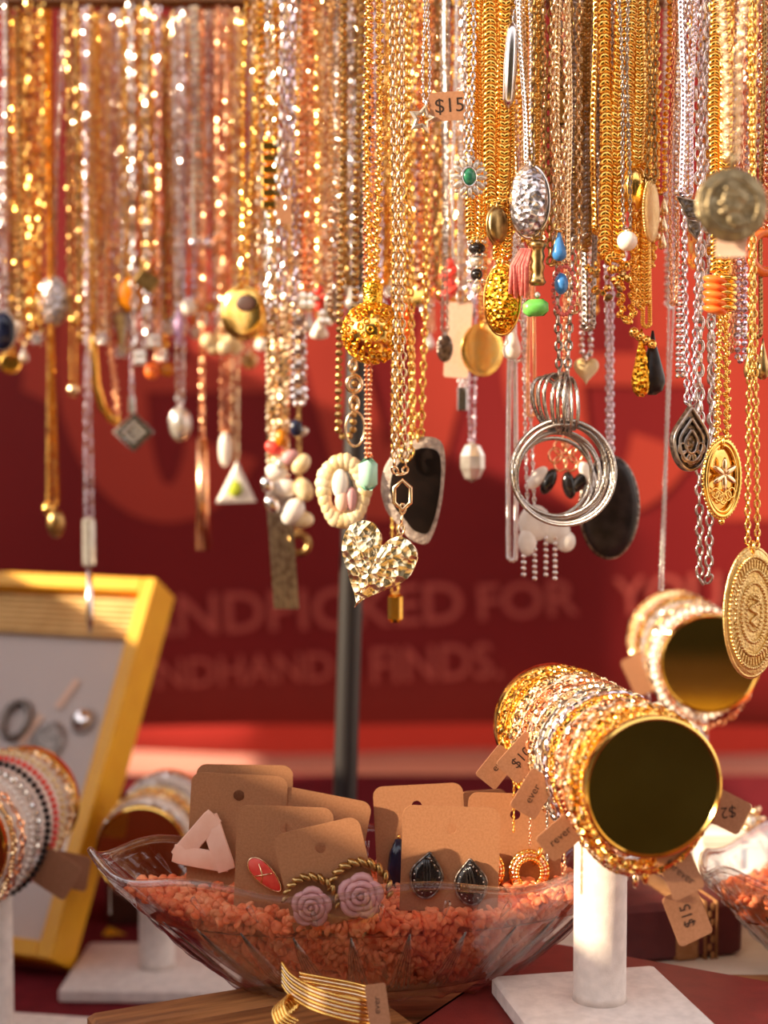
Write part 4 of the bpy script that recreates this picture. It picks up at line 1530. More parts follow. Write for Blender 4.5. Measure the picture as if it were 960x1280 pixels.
    # tear drop pewter with double chains
    r = necklace('silver chain with dark pewter filigree teardrop pendant', 'cable', 'lilac_silver', 3.4, 862, 505, D - .015, 20, xt=866, group=FR, gap=8)
    M = T(0, 0, -.0165) @ rotm(0, 0, R(20))
    td = [(.0098 * math.cos(2 * PI * q / 40) * (1 - max(0, math.sin(2 * PI * q / 40)) ** 1.5 * .8), .0155 * math.sin(2 * PI * q / 40)) for q in range(40)]
    b = MB(); b.prism(td, [(.96, .0024), (1, .0015), (1, -.0015), (.9, -.0022), (.84, -.0012)], M, (0, -.002)); build('teardrop', b, G['pewter'], r, angle=R(45))
    for rr in (.94, .66, .36):
        b = MB(); b.tube([tuple(M @ Vector((x * rr, -.0022, (z + .002) * rr - .002))) for x, z in td], .0008, 6, True); build('filigree_line', b, G['dark_silver'], r)
    for q in range(5):
        a = R(200 + 35 * q); b = MB(); b.torus(.0024, .0006, .0026, M @ T(.0052 * math.cos(a), -.0022, .0075 * math.sin(a) - .002), 12, 6); build('scroll', b, G['dark_silver'], r)
    bail(r, 'pewter', .003)
    necklace('long heavy silver curb chain hanging lowest beside the gold filigree oval', 'big', 'dark_silver', 4.6, 880, 726, D + .03, 12, xt=882, group=FR)
    necklace('bright silver wide link chain passing behind the butterfly wing', 'big', 'silver', 5.2, 884, 560, D + .005, 14, xt=872, group=FR)
    necklace('pale silver ball chain beside the butterfly wing', 'bead', 'silver', 2.8, 850, 470, D, 8, group=FR)
    necklace('very long thin silver snake chain hanging beside the pewter teardrop', 'fine', 'silver', 1.6, 826, 738, D + .10, 6, xt=850, group=MI)
    necklace('thin rose gold chain at the edge of the silver chains', 'fine', 'rose_gold', 2.2, 842, 380, D, 8, group=FR)
    # gold filigree oval with flower
    r = necklace('gold twisted chain with gold filigree oval pendant holding a flower', 'rope', 'gold', 3.4, 903, 550, D - .02, 3, xt=903, group=FR)
    oval(r, 'oval_plate', 'gold', .0095, .0162, .0012, -.0182, R(30), 0, y=.002); 
    for (a_, b_, w_) in ((.0107, .0178, .0014), (.0090, .0158, .0009)): rim(r, 'gold', a_, b_, w_, -.0182, R(30))
    beads_on(r, 'beaded_rim', 'gold', .0116, .0188, .0010, 48, -.0182, R(30))
    M = T(0, 0, -.0182) @ rotm(0, 0, R(30))
    for q in range(6):
        a = R(30 + 60 * q); b = MB(); b.ball(.0042, .0010, .0015, M @ T(.0040 * math.cos(a), -.0018, .0040 * math.sin(a) + .002) @ rotm(0, -a, 0), 10, 6); build('petal', b, G['champagne'], r)
    for q in range(5):
        b = MB(); b.torus(.0022, .0005, .0024, M @ T(-.005 + .0025 * q, -.001, -.0095 + .0014 * abs(q - 2)), 12, 6); build('scroll', b, G['gold'], r)
    ballp(r, 'bottom_bead', 'gold', .0017, -.0385, n=8, m=6); bail(r, 'gold', .003)
    # medallion
    r = necklace('gold cable chain with big oval gold medallion of beaded rings', 'cable', 'gold', 3.4, 941, 684, .735, 4, xt=936, group=FR)
    yw = R(22); cz = -.0302; rx, rz = .0150, .0300
    oval(r, 'medallion', 'medal_gold', rx, rz, .0024, cz, yw, .15)
    rim(r, 'medal_gold', rx, rz, .0010, cz, yw)
    for (f, cnt, br) in ((.86, 74, .0009), (.66, 56, .0010), (.46, 44, .0009), (.28, 26, .0008)):
        beads_on(r, 'beaded_ring', 'medal_gold', rx * f, rz * f, br, cnt, cz, yw, dy=-.0017)
    M = T(0, 0, cz) @ rotm(0, 0, yw)
    for q in range(48):
        a = 2 * PI * q / 48
        b = MB(); b.box(.0034, .0008, .0007, M @ T(rx * .76 * math.cos(a), -.0016, rz * .76 * math.sin(a)) @ rotm(0, -math.atan2(rz * math.sin(a), rx * math.cos(a)), 0)); build('rib', b, G['medal_gold'], r, False)
    b = MB()
    for q in range(26): b.ball(.0009, .0009, .0009, M @ T(.0028 * math.sin(q * .52) * (1 - q / 40), -.0022, .0065 - q * .0005), 6, 4)
    build('scroll_relief', b, G['medal_gold'], r); bail(r, 'gold', .003, .001)
    # orange carved bead
    r = necklace('gold chain with carved orange and gold barrel bead', 'wheat', 'deep_gold', 4.2, 900, 342, D - .03, 10, xt=897, group=FR)
    for q in range(5):
        b = MB(); b.ball(.0060, .0048, .0022, T(-.0022, 0, -.003 - q * .0034) @ rotm(0, R(12), 0), 12, 6); build('orange_lobe', b, G['orange'], r)
        b = MB(); b.ball(.0050, .0046, .0021, T(.0034, .001, -.002 - q * .0034) @ rotm(0, R(4), 0), 12, 6); build('gold_lobe', b, G['gold'], r)
    # big old coin, near
    DC = .62
    r = necklace('pale gold chain with big round old coin pendant, coin largest of all', 'rope', 'champagne', 3.2, 915, 200, DC, 26, xt=912, group=FR, ytop=-60)
    oval(r, 'coin', 'coin', .0133, .0133, .0026, -.0172, R(6), .12); rim(r, 'coin', .0133, .0133, .0010, -.0172, R(6)); rim(r, 'coin', .0100, .0100, .0005, -.0172, R(6), dy=-.0015)
    q_ = random.Random(2); b = MB(); M = T(0, 0, -.0172) @ rotm(0, 0, R(6))
    for (x, z, sx, sz, an) in ((.0, .0012, .0046, .0058, 0), (-.0044, .0006, .0014, .0012, 30), (-.0034, -.0028, .0020, .0016, 0), (.0012, -.0056, .0034, .0032, 20), (.0030, .0034, .0030, .0034, -30), (.0004, .0056, .0040, .0020, 10), (-.0012, .0016, .0007, .0009, 0), (.0034, -.0070, .0040, .0018, -20)):
        b.ball(sx, .0014, sz, M @ T(x, -.0013, z) @ rotm(0, R(an), 0), 12, 8)
    build('portrait_relief', b, G['coin'], r); bail(r, 'coin', .003, .001)
    price_tag(r, T(.001, .004, -.033), .012, .007, None, 'pale_tag')
    # orange ring at the edge
    r = necklace('gold chain with a smooth orange ring at its end', 'rope', 'rose_gold', 3.2, 957, 290, D, 10, group=FR)
    ring_part(r, 'orange_ring', 'orange', .0085, .0095, .0026, z=-.0095, yaw=R(20))
    r = necklace('gold chain with two leaf charms beside the medallion chain', 'curb', 'bronze', 3.4, 946, 420, D, 12, xt=944, group=FR)
    for s in (-1, 1): drop(r, 'leaf', 'bronze', .0032, .020, -.001, x=s * .003)
    for (x, y, kd, mt, w_, sp) in ((926, 450, 'bead', 'lilac_silver', 3.4, 12), (955, 210, 'bead', 'silver', 3.8, 10), (892, 330, 'curb', 'deep_gold', 4.0, 12), (912, 440, 'fine', 'rose_gold', 2.6, 16)):
        necklace('%s %s chain without pendant near the old coin' % (MET[mt], KN[kd]), kd, mt, w_, x, y, D + .01, sp, group=FR)
    r = necklace('rose gold chain with a tiny faceted pink crystal below the orange bead', 'fine', 'rose_gold', 2.4, 923, 400, D + .02, 8, group=FR)
    b = MB(); b.ball(.0052, .003, .0046, T(0, 0, -.005), 5, 3); build('crystal', b, G['crystal'], r, False)


heroes_right()


def heroes_mid():
    # interlocking steel rings
    D = .80
    r = necklace('double silver chain with big bundle of interlocking twisted steel rings', 'cable', 'dark_silver', 4.4, 704, 470, D, 24, xt=708, group=FR, gap=8)
    R1 = .0262
    cz = P(704, 590, D).z - P(704, 470, D).z
    q_ = random.Random(4)
    for q in range(9):
        rr = R1 - .0007 * q
        ang = q_.uniform(2.2, 4.2)
        off = (R1 - rr) * .9
        ring_part(r, 'large_ring', 'steel', rr, rr, .00105, x=off * math.cos(ang), y=(q - 4) * .0014, z=cz + off * math.sin(ang), tilt=R(q_.uniform(-7, 7)), yaw=R(q_.uniform(-14, 14) + 10), n=72, m=7)
    for q in range(8):
        ring_part(r, 'small_ring', 'steel', .0085 + .0005 * (q % 3), .0150 - .0006 * (q % 4), .0010, x=(q - 3.5) * .0016 - .001, y=(q % 3) * .001, z=cz + R1 + .007 + .001 * (q % 3), yaw=R(25 + q * 11), roll=R((q - 4) * 7), n=40, m=7)
    # dark oval stone behind
    r = necklace('silver snake chain with large dark oval stone behind the steel rings', 'fine', 'lilac_silver', 3.0, 762, 575, .88, 6, xt=758, group=MI)
    cz = -.026
    oval(r, 'dark_stone', 'grey_stone', .0155, .0275, .006, cz, 0, .25, tilt=0); rim(r, 'pewter', .0158, .0278, .0012, cz); bail(r, 'silver', .003)
    # white shells with dangles
    r = necklace('thin silver chain with white shell petals and dangling chain ends', 'fine', 'silver', 2.4, 664, 640, .865, 6, xt=640, group=MI)
    for (x, z, sx, sz) in ((.002, -.006, .009, .010), (.013, -.010, .0085, .0075), (.019, -.016, .0055, .0060), (-.002, -.016, .005, .008)):
        b = MB(); b.ball(sx, .003, sz, T(x, .001 * x * 100, z), 12, 8); build('shell_petal', b, G['white'], r)
    for q, x in enumerate((-.004, .002, .008, .013)):
        chain('bead', .003, [(x, 0, -.014 - .002 * t) for t in range(11 + q % 2)], G['silver'], r, 'dangle')
    # black and white stones with copper flower seen through the rings
    r = necklace('rose gold chain with copper flower and black and white stones', 'fine', 'rose_gold', 2.2, 707, 560, .86, 8, group=MI)
    for q in range(6):
        a = 2 * PI * q / 6; ring_part(r, 'copper_petal', 'rose_gold', .0034, .0040, .0006, x=.0055 * math.cos(a), z=-.004 + .0050 * math.sin(a))
    for (x, z, mt, a) in ((-.009, -.018, 'black', 25), (.002, -.020, 'black', -10), (.008, -.018, 'black', 40), (.012, -.014, 'white', -30), (-.015, -.016, 'white', 40)):
        b = MB(); b.ball(.0038, .003, .0075, T(x, 0, z) @ rotm(0, R(a), 0), 12, 8); build('stone', b, G[mt], r)
    # cream heart
    r = necklace('thick silver chain with a small cream heart', 'bead', 'silver', 3.4, 733, 446, .87, 12, xt=730, group=MI)
    b = MB(); b.prism(heart_out(.0135, .0145), [(1, .0012), (1, -.0004), (.8, -.0018), (.3, -.0024)], T(0, 0, -.008), (0, 0)); build('heart', b, G['cream'], r, angle=R(60)); bail(r, 'silver')
    r = necklace('pale chain with a white enamel leaf and beaded edge beside the gold locket', 'fine', 'silver', 2.4, 640, 398, .86, 6, group=MI)
    drop(r, 'white_leaf', 'white', .0050, .022, 0); beads_on(r, 'beaded_edge', 'dark_silver', .004, .011, .0008, 24, -.012, dy=-.002, x=.003)
    necklace('long pale silver snake chain that falls behind the steel rings', 'snake', 'silver', 3.2, 640, 700, .87, 4, xt=640, group=MI)
    necklace('thin rose gold snake chain dropping to the steel rings', 'snake', 'rose_gold', 2.4, 664, 520, .85, 6, group=MI)

    # globe
    D = .81
    r = necklace('gold rope chain with openwork gold globe under a patterned gold barrel', 'rope', 'gold', 4.0, 466, 352, D, 16, xt=468, group=FR)
    b = MB(); b.lathe([(.0050, -.0155), (.0055, -.0145), (.0050, -.013), (.0050, -.004), (.0055, -.0025), (.0050, -.001)], 20); build('barrel', b, G['gold_lace'], r, angle=R(40))
    cz = P(465, 416, D).z - P(466, 352, D).z
    ballp(r, 'globe_core', 'gold', .0150, cz, n=28, m=18)
    q_ = random.Random(8); b = MB()
    for q in range(150):
        z = 1 - 2 * (q + .5) / 150; a = q * 2.399963; s = math.sqrt(1 - z * z)
        nv = Vector((s * math.cos(a), s * math.sin(a), z))
        M = T(*(nv * .0155 + Vector((0, 0, cz)))) @ nv.to_track_quat('Y', 'Z').to_matrix().to_4x4()
        if q % 3: b.torus(.0015, .0005, .0015, M, 8, 5)
        else: b.ball(.0012, .0009, .0012, M, 6, 4)
    build('openwork', b, G['gold_lace'], r)
    # orange bead behind globe
    r = necklace('gold bead chain with orange carved bead half hidden behind the gold globe', 'bead', 'gold', 3.4, 500, 384, .85, 14, group=MI)
    for q in range(5):
        b = MB(); b.ball(.0070, .0055, .0026, T(.001, 0, -.002 - q * .0038) @ rotm(0, R(10), 0), 12, 6); build('orange_lobe', b, G['orange'], r)
    # rings chain with cameo
    D = .83
    r = necklace('dark gold chain with round and oval rings and a cream shell pendant', 'bead', 'bronze', 4.2, 432, 545, D + .012, 20, xt=442, group=FR, gap=16)
    J = P(432, 545, D)
    def rel(px, py, dD=0): return P(px, py, D + dD) - J
    for (px, py, rx, rz, w_) in ((443, 479, 10, 11, 2.9), (443, 504, 6, 10, 2.2), (444, 536, 14, 24, 1.6), (441, 456, 5, 8, 1.8)):
        p = rel(px, py, -.012); kk = mmp(D)
        ring_part(r, 'ring_link', 'champagne', rx * kk * .85, rz * kk * .9, w_ * kk, x=p.x, y=p.y, z=p.z)
    p = rel(430, 615)
    b = MB()
    q_ = random.Random(6)
    for q in range(22):
        a = 2 * PI * q / 22
        b.ball(.0046 + .0012 * math.sin(a * 3), .0036, .0042 + q_.uniform(0, .0012), T(p.x + .0105 * math.cos(a), p.y, p.z + .0155 * math.sin(a)), 8, 6)
    build('shell_frame', b, G['cream'], r)
    for (dx, dz, sx, sz, mt) in ((-.002, .004, .0045, .008, 'white'), (-.001, -.005, .0038, .006, 'pink'), (.004, -.004, .003, .0065, 'rose')):
        b = MB(); b.ball(sx, .003, sz, T(p.x + dx, p.y - .002, p.z + dz), 12, 8); build('shell_lobe', b, G[mt], r)
    r = necklace('rose gold bead chain with a mint green stone bead beside the cream shell pendant', 'bead', 'rose_gold', 2.6, 460, 572, D - .01, 8, xt=462, group=FR)
    b = MB(); b.box(.0098, .0075, .0165, T(0, 0, -.0085), .0030); build('mint_bead', b, G['mint'], r, angle=R(80))
    # agate slice
    D = .845
    r = necklace('gold cable chain with black agate slice in a pale crystal rim', 'cable', 'gold', 4.4, 522, 545, D, 28, xt=520, group=MI, gap=10)
    J = P(522, 545, D)
    o_px = [(478, 585), (500, 556), (525, 545), (553, 548), (558, 580), (553, 625), (545, 665), (532, 684), (512, 676), (498, 655), (482, 640), (475, 610)]
    out = [((x - 522) * mmp(D), -(y - 545) * mmp(D)) for x, y in o_px]
    oo = []
    for i in range(len(out)):
        a, c = out[i], out[(i + 1) % len(out)]
        for t in (0, .25, .5, .75):
            oo.append((a[0] + (c[0] - a[0]) * t + q_.uniform(-.0005, .0005), a[1] + (c[1] - a[1]) * t + q_.uniform(-.0005, .0005)))
    for _ in range(2): oo = [tuple((oo[i - 1][k] + 2 * oo[i][k] + oo[(i + 1) % len(oo)][k]) / 4 for k in (0, 1)) for i in range(len(oo))]
    oo = oo[::-1]
    b = MB(); b.prism(oo, [(.96, .0025), (1, .0012), (.99, -.0010), (.88, -.0022)]); build('crystal_rim', b, G['agate_rim'], r, angle=R(50))
    b = MB(); b.prism(oo, [(.80, -.0015), (.79, -.0027), (.70, -.0031), (.3, -.0033)], T(.0012, 0, 0)); build('agate_face', b, G['dark_stone'], r, angle=R(50))
    bail(r, 'gold', .003)
    necklace('gold cable chain without pendant beside the agate chain', 'cable', 'gold', 4.2, 508, 575, D - .01, 14, xt=504, group=MI)
    # heart
    D = .775
    r = necklace('pale gold link chain with hexagonal ring and large hammered gold heart', 'cable', 'champagne', 4.0, 500, 592, D, 8, xt=496, group=FR)
    J = P(500, 592, D)
    p = P(503, 619, D) - J
    hexo = [(.0046 * math.cos(R(60 * q + 30)) , .0072 * math.sin(R(60 * q + 30))) for q in range(6)]
    b = MB(); b.tube([(p.x + x, 0, p.z + z) for x, z in hexo], .0011, 8, True); build('hexagon_ring', b, G['champagne'], r)
    p1, p2 = P(503, 636, D) - J, P(500, 688, D) - J
    chain('cable', .0042, [tuple(p1 + (p2 - p1) * q / 8) for q in range(9)], G['champagne'], r, 'lower_chain')
    cen = P(465, 711, D) - J
    ho = heart_out(.0385, .0420, 96)
    rows = []
    M = T(cen.x, 0, cen.z) @ rotm(0, 0, R(-14)) @ rotm(0, R(24), 0)
    for s in (1, -1):
        seq = [.02, .12, .22, .32, .42, .52, .62, .72, .82, .91, 1.0]
        if s < 0: seq = seq[::-1]
        for f in seq:
            row = []
            for x, z in ho:
                X, Z = x * f, (z + .002) * f - .002
                n_ = noise.noise(Vector((X * 260, Z * 260, 1.3))) + .5 * noise.noise(Vector((X * 560, Z * 560, 4.3)))
                row.append((X + .0005 * n_, s * .0011 - .0009 * n_ - .0012 * (1 - f * f) * 1, Z + .0005 * n_))
            rows.append(row)
    b = MB(); b.grid(rows, True, True, True, M); build('heart', b, G['heart_gold'], r, angle=R(60))
    # gold drop behind heart
    r = necklace('thin gold chain with a small rounded gold bar behind the hammered heart', 'fine', 'gold', 2.0, 494, 742, .88, 6, xt=490, group=MI)
    barp(r, 'gold_bar', 'deep_gold', .0082, .004, .016, 0, bev=.0018)
    # pale long tag, dark oval, gold disc
    r = necklace('thin silver chain with a long pale paper tag', 'fine', 'silver', 2.2, 575, 378, .90, 6, group=MI)
    price_tag(r, T(-.001, 0, -.021) @ rotm(0, R(4), 0), .0138, .042, None, 'pale_tag')
    r = necklace('thin chain with small dark oval pendant next to the long pale tag', 'fine', 'dark_silver', 2.2, 556, 416, .89, 6, group=MI)
    oval(r, 'dark_oval', 'pewter', .0046, .0078, .002, -.0085, 0, .2); bail(r, 'dark_silver')
    r = necklace('gold chain with plain matte gold disc half behind the gold oval locket', 'bead', 'gold', 2.6, 603, 406, .90, 6, group=MI)
    oval(r, 'gold_disc', 'gold', .0125, .0145, .0016, -.014, R(20), .1); rim(r, 'gold', .0125, .0145, .0006, -.014, R(20)); bail(r, 'gold')
    r = necklace('silver chain with a rough red coral branch next to the pale tag', 'curb', 'silver', 3.0, 562, 326, .90, 14, group=MI)
    for q in range(6):
        b = MB(); b.ball(.0030, .0025, .0040, T(.0022 * math.sin(q * 2.1), 0, -.002 - q * .0034) @ rotm(0, q, 0), 7, 5); build('coral_piece', b, G['red'], r, False)
    r = necklace('fine chain with a rough clear crystal nugget hanging alone', 'fine', 'lilac_silver', 2.2, 590, 552, .93, 6, group=MI)
    b = MB(); b.ball(.0078, .006, .0118, T(0, 0, -.0118), 7, 5); build('nugget', b, G['crystal'], r, False)
    r = necklace('silver chain with red lacquered long bar behind the agate slice', 'cable', 'silver', 3.0, 578, 492, .93, 6, group=MI)
    barp(r, 'silver_bar', 'silver', .006, .004, .014, .004)
    # multi-bead cluster and mesh strip
    D = .97
    r = necklace('wide silver mesh chain ending in a long flat mesh strip', 'wheat', 'champagne', 6.0, 347, 600, D, 24, xt=352, group=MI, gap=14)
    b = MB()
    for q in range(26):
        for c in range(5): b.box(.0027, .0018, .0030, T(-.0062 + .0031 * c + .0002 * q, .0004 * ((q + c) % 2), -.002 - q * .0030))
    build('mesh_strip', b, G['dark_silver'], r, False)
    r = necklace('silver bead chain with cluster of coloured beads, crystals and cream shells', 'bead', 'silver', 4.6, 374, 505, D - .02, 8, group=MI)
    J = P(374, 505, D - .02)
    for q, (px, py, s, mt) in enumerate(((370, 535, 11, 'navy'), (378, 540, 8, 'crystal'), (342, 560, 12, 'red'), (352, 548, 11, 'amber'), (362, 572, 12, 'rose'), (345, 590, 14, 'white'), (334, 606, 11, 'silver'),
                                         (376, 580, 14, 'cream'), (356, 610, 16, 'white'), (380, 612, 15, 'cream'), (366, 640, 18, 'white'), (378, 650, 14, 'cream'), (340, 630, 12, 'silver'), (350, 580, 9, 'crystal'))):
        p = P(px, py, D - .02) - J
        b = MB(); b.ball(s * mmp(D) * .75, s * mmp(D) * .6, s * mmp(D), T(p.x, .002 * (q % 3), p.z) @ rotm(0, q, 0), 10, 7); build('bead', b, G[mt], r)
    r = necklace('thin chain with small bronze ring charm below the bead cluster', 'fine', 'bronze', 1.6, 374, 668, D + .05, 4, group=BK)
    ring_part(r, 'ring_charm', 'bronze', .0060, .0060, .0024, z=-.006)
    r = necklace('dark chain with a gold crescent locket, dark half-moon at its top', 'rope', 'gold', 3.4, 304, 362, D, 16, xt=318, group=MI)
    oval(r, 'locket', 'gold', .0132, .0155, .005, -.014, R(-14), .15); rim(r, 'gold', .0132, .0155, .0014, -.014, R(-14)); oval(r, 'dark_moon', 'brown_box', .0062, .0050, .002, -.0085, R(-14), .2, x=.002, y=-.004)
    # wide segmented gold piece
    r = necklace('gold ball chain with a column of rectangular gold segments', 'bead', 'deep_gold', 4.6, 339, 178, .93, 22, xt=335, group=MI)
    for q in range(6): barp(r, 'segment', 'gold', .0112, .0045, .0058, .0005 - q * .0066, bev=.0010)
    ballp(r, 'end_bead', 'gold', .0030, -.0425)
    r = necklace('champagne chain with bright red coral flower', 'rope', 'champagne', 3.6, 396, 352, .95, 14, group=MI)
    for q in range(5):
        a = 2 * PI * q / 5; b = MB(); b.ball(.0038, .0025, .0030, T(.0036 * math.cos(a), 0, -.010 + .0048 * math.sin(a)) @ rotm(0, -a, 0), 9, 6); build('petal', b, G['red'], r)
    ballp(r, 'centre', 'crystal', .0018, -.010, y=-.002)
    r = necklace('thin gold chain with a white pearl teardrop under the red flower', 'fine', 'gold', 2.0, 399, 396, .96, 6, group=MI)
    drop(r, 'pearl_drop', 'pearl', .0058, .0135, 0)
    r = necklace('silver chain of large round silver beads', 'bead', 'dark_silver', 7.4, 375, 492, .94, 3, xt=374, group=MI, single=True, ytop=400)
    r = necklace('gold chain with small gold bead spray left of the red flower', 'cable', 'gold', 3.0, 375, 370, .95, 10, group=MI)
    for q in range(7): ballp(r, 'spray_bead', 'champagne', .0024, -.003 - .0022 * (q % 4), x=-.005 + .0017 * q, n=8, m=6)
    r = necklace('dark silver chain with flat grey oval right of the red flower', 'fine', 'dark_silver', 2.2, 418, 358, .95, 8, group=MI)
    oval(r, 'grey_oval', 'dark_silver', .0060, .0105, .002, -.011, R(20), .2); bail(r, 'silver')


heroes_mid()


def heroes_left():
    D = 1.09
    k = mmp(D)
    r = necklace('thin silver chain with large mottled silver oval, drawn aside at the top', 'fine', 'silver', 2.0, 66, 350, D, 4, xt=80, group=BK, bow=6)
    oval(r, 'oval_disc', 'silver_relief', .0102, .0162, .005, -.0145, 0, .3); rim(r, 'silver', .0102, .0162, .001, -.0145); ballp(r, 'bail_bead', 'crystal', .003, .001, n=8, m=6)
    r = necklace('flat gold snake chain, long, with a small gold charm at the end', 'snake', 'deep_gold', 4.0, 66, 632, D, 3, xt=62, group=BK)
    ballp(r, 'gold_bead', 'gold', .0046, -.002, x=-.003); ballp(r, 'bronze_charm', 'bronze', .0062, -.012, x=.002, rz=.010)
    r = necklace('long silver chain with crystal bar and steel needle at the very end', 'cable', 'lilac_silver', 2.4, 111, 650, D - .01, 4, xt=108, group=BK)
    barp(r, 'crystal_bar', 'crystal', .0085, .006, .034, .002, bev=.002); b = MB(); b.lathe([(.0006, -.078), (.0026, -.066), (.0018, -.034)], 8); build('needle', b, G['silver'], r)
    # gold hoop
    J = P(138, 524, D)
    r = thing('necklace', 'gold herringbone chain looping round like a smooth hoop', 'necklace', J, BK)
    pts = [(114, 400), (117, 440), (120, 480), (128, 508), (140, 524), (150, 526)]
    b = MB(); b.tube([tuple(P(x, y, D) - J) for x, y in pts], .0034, 10); build('smooth_tube', b, G['deep_gold'], r)
    chain('rope', .0042, [tuple(P(x, y, D) - J) for x, y in ((147, 522), (144, 480), (138, 440), (134, 330), (132, 20))], G['rose_gold'], r)
    chain('rope', .0042, [tuple(P(x, y, D) - J) for x, y in ((114, 402), (116, 300), (120, 20))], G['gold'], r)
    r = necklace('fine silver chain with pale filigree diamond pendant', 'fine', 'lilac_silver', 2.2, 165, 506, D, 4, group=BK)
    M = T(.0015, 0, -.0185) @ rotm(0, R(45), 0)
    b = MB(); b.box(.0195, .0020, .0195, M, .0008); build('diamond_plate', b, G['silver'], r, angle=R(40))
    for f in (.0195, .0125): 
        h = f / 2; b = MB(); b.tube([tuple(M @ Vector(p)) for p in ((-h, -.0014, -h), (h, -.0014, -h), (h, -.0014, h), (-h, -.0014, h))], .0009, 6, True); build('diamond_edge', b, G['crystal'], r)
    for a in (-1, 0, 1):
        for c in (-1, 0, 1):
            b = MB(); b.ball(.0015, .001, .0015, M @ T(a * .0042, -.0014, c * .0042), 7, 5); build('filigree_dot', b, G['crystal'], r)
    barp(r, 'bail_bar', 'crystal', .0045, .003, .012, .006)
    r = necklace('silver chain with clear oval crystal in a claw setting', 'cable', 'silver', 2.8, 225, 506, D, 8, group=BK)
    oval(r, 'crystal', 'crystal', .0068, .0108, .006, -.013, 0, .5, n=10); rim(r, 'silver', .0072, .0112, .0008, -.013); bail(r, 'silver')
    r = necklace('rose silver chain with a long slim bar pendant', 'fine', 'rose_gold', 2.6, 253, 548, D, 4, group=BK)
    b = MB(); b.tube([(0, 0, 0), (0, 0, -.040), (.0005, 0, -.076)], [.0040, .0046, .0050], 10); build('slim_bar', b, G['rose_gold'], r)
    r = necklace('rose gold chain with a long white pearl drop', 'cable', 'rose_gold', 2.8, 281, 540, D, 6, group=BK)
    b = MB(); b.ball(.0044, .0044, .0120, T(0, 0, -.0120), 12, 8); build('pearl', b, G['pearl'], r)
    r = necklace('gold chain with a glass triangle, lime green at its centre', 'fine', 'champagne', 2.4, 294, 575, D, 4, group=BK)
    tri = [(-.0135, -.0295), (.0140, -.0285), (.0012, -.0005)]
    b = MB(); b.prism(tri, [(1, .003), (1, -.0015), (.7, -.0028)]); build('glass_triangle', b, G['white'], r, False); oval(r, 'lime_centre', 'lime', .0050, .0055, .003, -.0195, 0, .5, y=-.0024)
    r = necklace('gold chain with amber oval cabochon', 'rope', 'gold', 3.2, 163, 345, D, 12, group=BK)
    oval(r, 'amber', 'amber', .0095, .0118, .006, -.0125, 0, .4); rim(r, 'gold', .0097, .0120, .0009, -.0125); bail(r, 'gold')
    r = necklace('bronze chain with square smoky stone tilted over the amber cabochon', 'cable', 'bronze', 3.0, 182, 338, D - .015, 8, group=BK)
    b = MB(); b.box(.0155, .006, .0125, T(.001, 0, -.007) @ rotm(0, R(35), 0), .0015); build('square_stone', b, G['bronze'], r, angle=R(40))
    r = necklace('string of pale green and clear crystal beads with blue crystal ends', 'bead', 'crystal', 5.2, 249, 300, D, 4, xt=244, group=BK)
    for s in (-1, 1): ballp(r, 'end_crystal', 'lilac_silver', .0042, -.002, x=s * .0048 + .002)
    r = necklace('silver chain with a spike shaped dark and silver pendant', 'fine', 'silver', 2.4, 152, 388, D, 8, group=BK)
    b = MB(); b.lathe([(.0004, -.030), (.0048, -.010), (.0062, -.003), (.003, 0)], 6); build('spike', b, G['dark_silver'], r, False)
    r = necklace('silver chain with a long lilac marquise stone', 'cable', 'silver', 2.6, 223, 380, D, 8, group=BK)
    b = MB(); b.lathe([(.0004, -.028), (.0042, -.014), (.0004, 0)], 8); build('lilac_stone', b, G['lilac'], r, False)
    r = necklace('rose chain with orange and yellow glass beads at its end', 'fine', 'rose_gold', 2.4, 198, 455, D, 6, group=BK)
    ballp(r, 'orange_bead', 'orange', .0055, -.005, x=-.004); ballp(r, 'yellow_bead', 'amber', .0048, -.004, x=.006)
    r = necklace('gold chain with a single round gold ball hanging low', 'fine', 'gold', 2.0, 92, 480, D, 8, group=BK)
    ballp(r, 'gold_ball', 'champagne', .0050, -.004)
    r = necklace('silver chain with a dark domed cabochon at the edge', 'cable', 'silver', 3.0, 3, 395, D - .02, 10, group=BK)
    ballp(r, 'cabochon', 'navy', .0085, -.010, rz=.013, ry=.005); rim(r, 'silver', .0086, .0130, .001, -.010)
    r = necklace('champagne chain with a cluster of large cream beads', 'rope', 'champagne', 3.4, 277, 415, D, 12, group=BK)
    for q in range(6): ballp(r, 'cream_bead', 'cream', .0055, -.006 - .004 * (q % 2), x=-.009 + .0036 * q, y=.002 * (q % 3), n=10, m=7)


heroes_left()


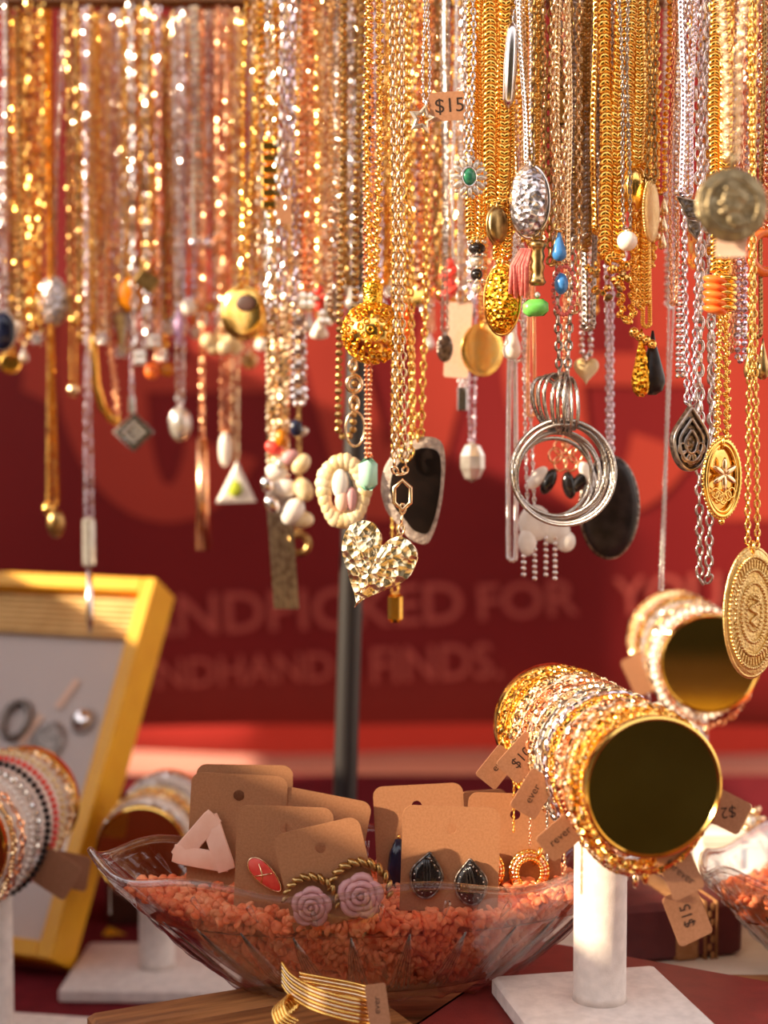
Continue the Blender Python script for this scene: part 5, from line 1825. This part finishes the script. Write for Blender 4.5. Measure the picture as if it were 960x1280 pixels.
# ------------------------------------------------------------------ the many plainer chains of the back and middle bars
def fillers():
    q = random.Random(21)
    mets = ['gold', 'rose_gold', 'champagne', 'deep_gold', 'gold', 'silver', 'champagne', 'lilac_silver', 'bronze']
    used = set()
    kinds = ['rope', 'cable', 'curb', 'bead', 'cable', 'big', 'bead']
    charms = ['pearl', 'ball', 'disc', 'drop', 'crystal', 'flower', 'tag', None, None]
    cn = {'pearl': 'a small round pearl', 'ball': 'a small gold ball', 'disc': 'a small round disc', 'drop': 'a small crystal drop', 'crystal': 'clear crystals', 'flower': 'a small silver flower', 'tag': 'a blank kraft tag'}
    xs = []
    x = 4
    while x < 335:
        if not (52 < x < 90): xs.append((x, 1.11 + q.uniform(-.03, .02)))
        x += q.uniform(7.0, 9.5)
    x = 330
    while x < 585:
        xs.append((x, q.choice((.93, .95, .97))))
        x += q.uniform(9, 12)
    x = 334
    while x < 590:
        xs.append((x, q.choice((1.11, 1.12))))
        x += q.uniform(14, 20)
    for x in (610, 640, 668, 700, 742, 775, 806, 838, 868, 905, 935): xs.append((x, .95))
    for i, (x, D) in enumerate(xs):
        bar = 'back bar' if D > 1.02 else 'middle bar'
        for attempt in range(60):
            mt = q.choice(mets); kd = q.choice(kinds); ch = q.choice(charms) if x < 585 else None
            w_ = q.uniform(3.2, 5.6)
            tk = 'thick' if w_ >= 4.7 else 'slim' if w_ < 4.0 else 'medium'
            lab = '%s %s %s chain %s on the %s' % (tk, MET[mt], KN[kd], 'with ' + cn[ch] if ch else 'without pendant', bar)
            if lab not in used: break
        used.add(lab)
        if x < 60: y = q.uniform(400, 445)
        elif x < 330: y = q.uniform(370, 440)
        elif x < 585: y = q.uniform(330, 420)
        else: y = q.uniform(300, 400)
        if 430 < x < 600 and ch and D < 1: y = q.uniform(320, 390)
        r = necklace(lab, kd, mt, w_, x, y, D, q.uniform(8, 20), xt=x + q.uniform(-3, 3), group=BK if D > 1.02 else MI)
        if ch == 'pearl': ballp(r, 'pearl', 'pearl', q.uniform(.0035, .0055), -.005, n=12, m=8); ballp(r, 'cap', mt, .0016, -.0004, n=8, m=6)
        elif ch == 'ball': ballp(r, 'ball', 'gold', q.uniform(.003, .005), -.004, n=12, m=8)
        elif ch == 'disc':
            s = q.uniform(.005, .008); oval(r, 'disc', mt, s, s, .0016, -s - .001, R(q.uniform(-40, 40)), .2, n=24); rim(r, mt, s, s, .0005, -s - .001)
        elif ch == 'drop': drop(r, 'crystal_drop', 'crystal', q.uniform(.003, .0045), q.uniform(.010, .018), 0)
        elif ch == 'crystal':
            for c in range(4): b = MB(); b.ball(.0030, .0026, .0030, T(.0036 * (c % 2) - .0018, 0, -.003 - .0046 * (c // 2)), 6, 4); build('crystal', b, G['crystal'], r, False)
        elif ch == 'tag': price_tag(r, T(.002, -.003, q.uniform(.02, .07)) @ rotm(0, R(q.uniform(-30, 30)), 0), .009, .014)
        elif ch == 'flower':
            for c in range(6):
                a = 2 * PI * c / 6; b = MB(); b.ball(.0024, .0012, .0014, T(.0032 * math.cos(a), 0, -.005 + .0032 * math.sin(a)) @ rotm(0, -a, 0), 7, 5); build('petal', b, G['silver'], r)
            ballp(r, 'centre', 'crystal', .0014, -.005, y=-.001, n=7, m=5)


fillers()
print('all ok', len(bpy.data.objects), sum(len(o.data.polygons) for o in bpy.data.objects if o.type == 'MESH'))
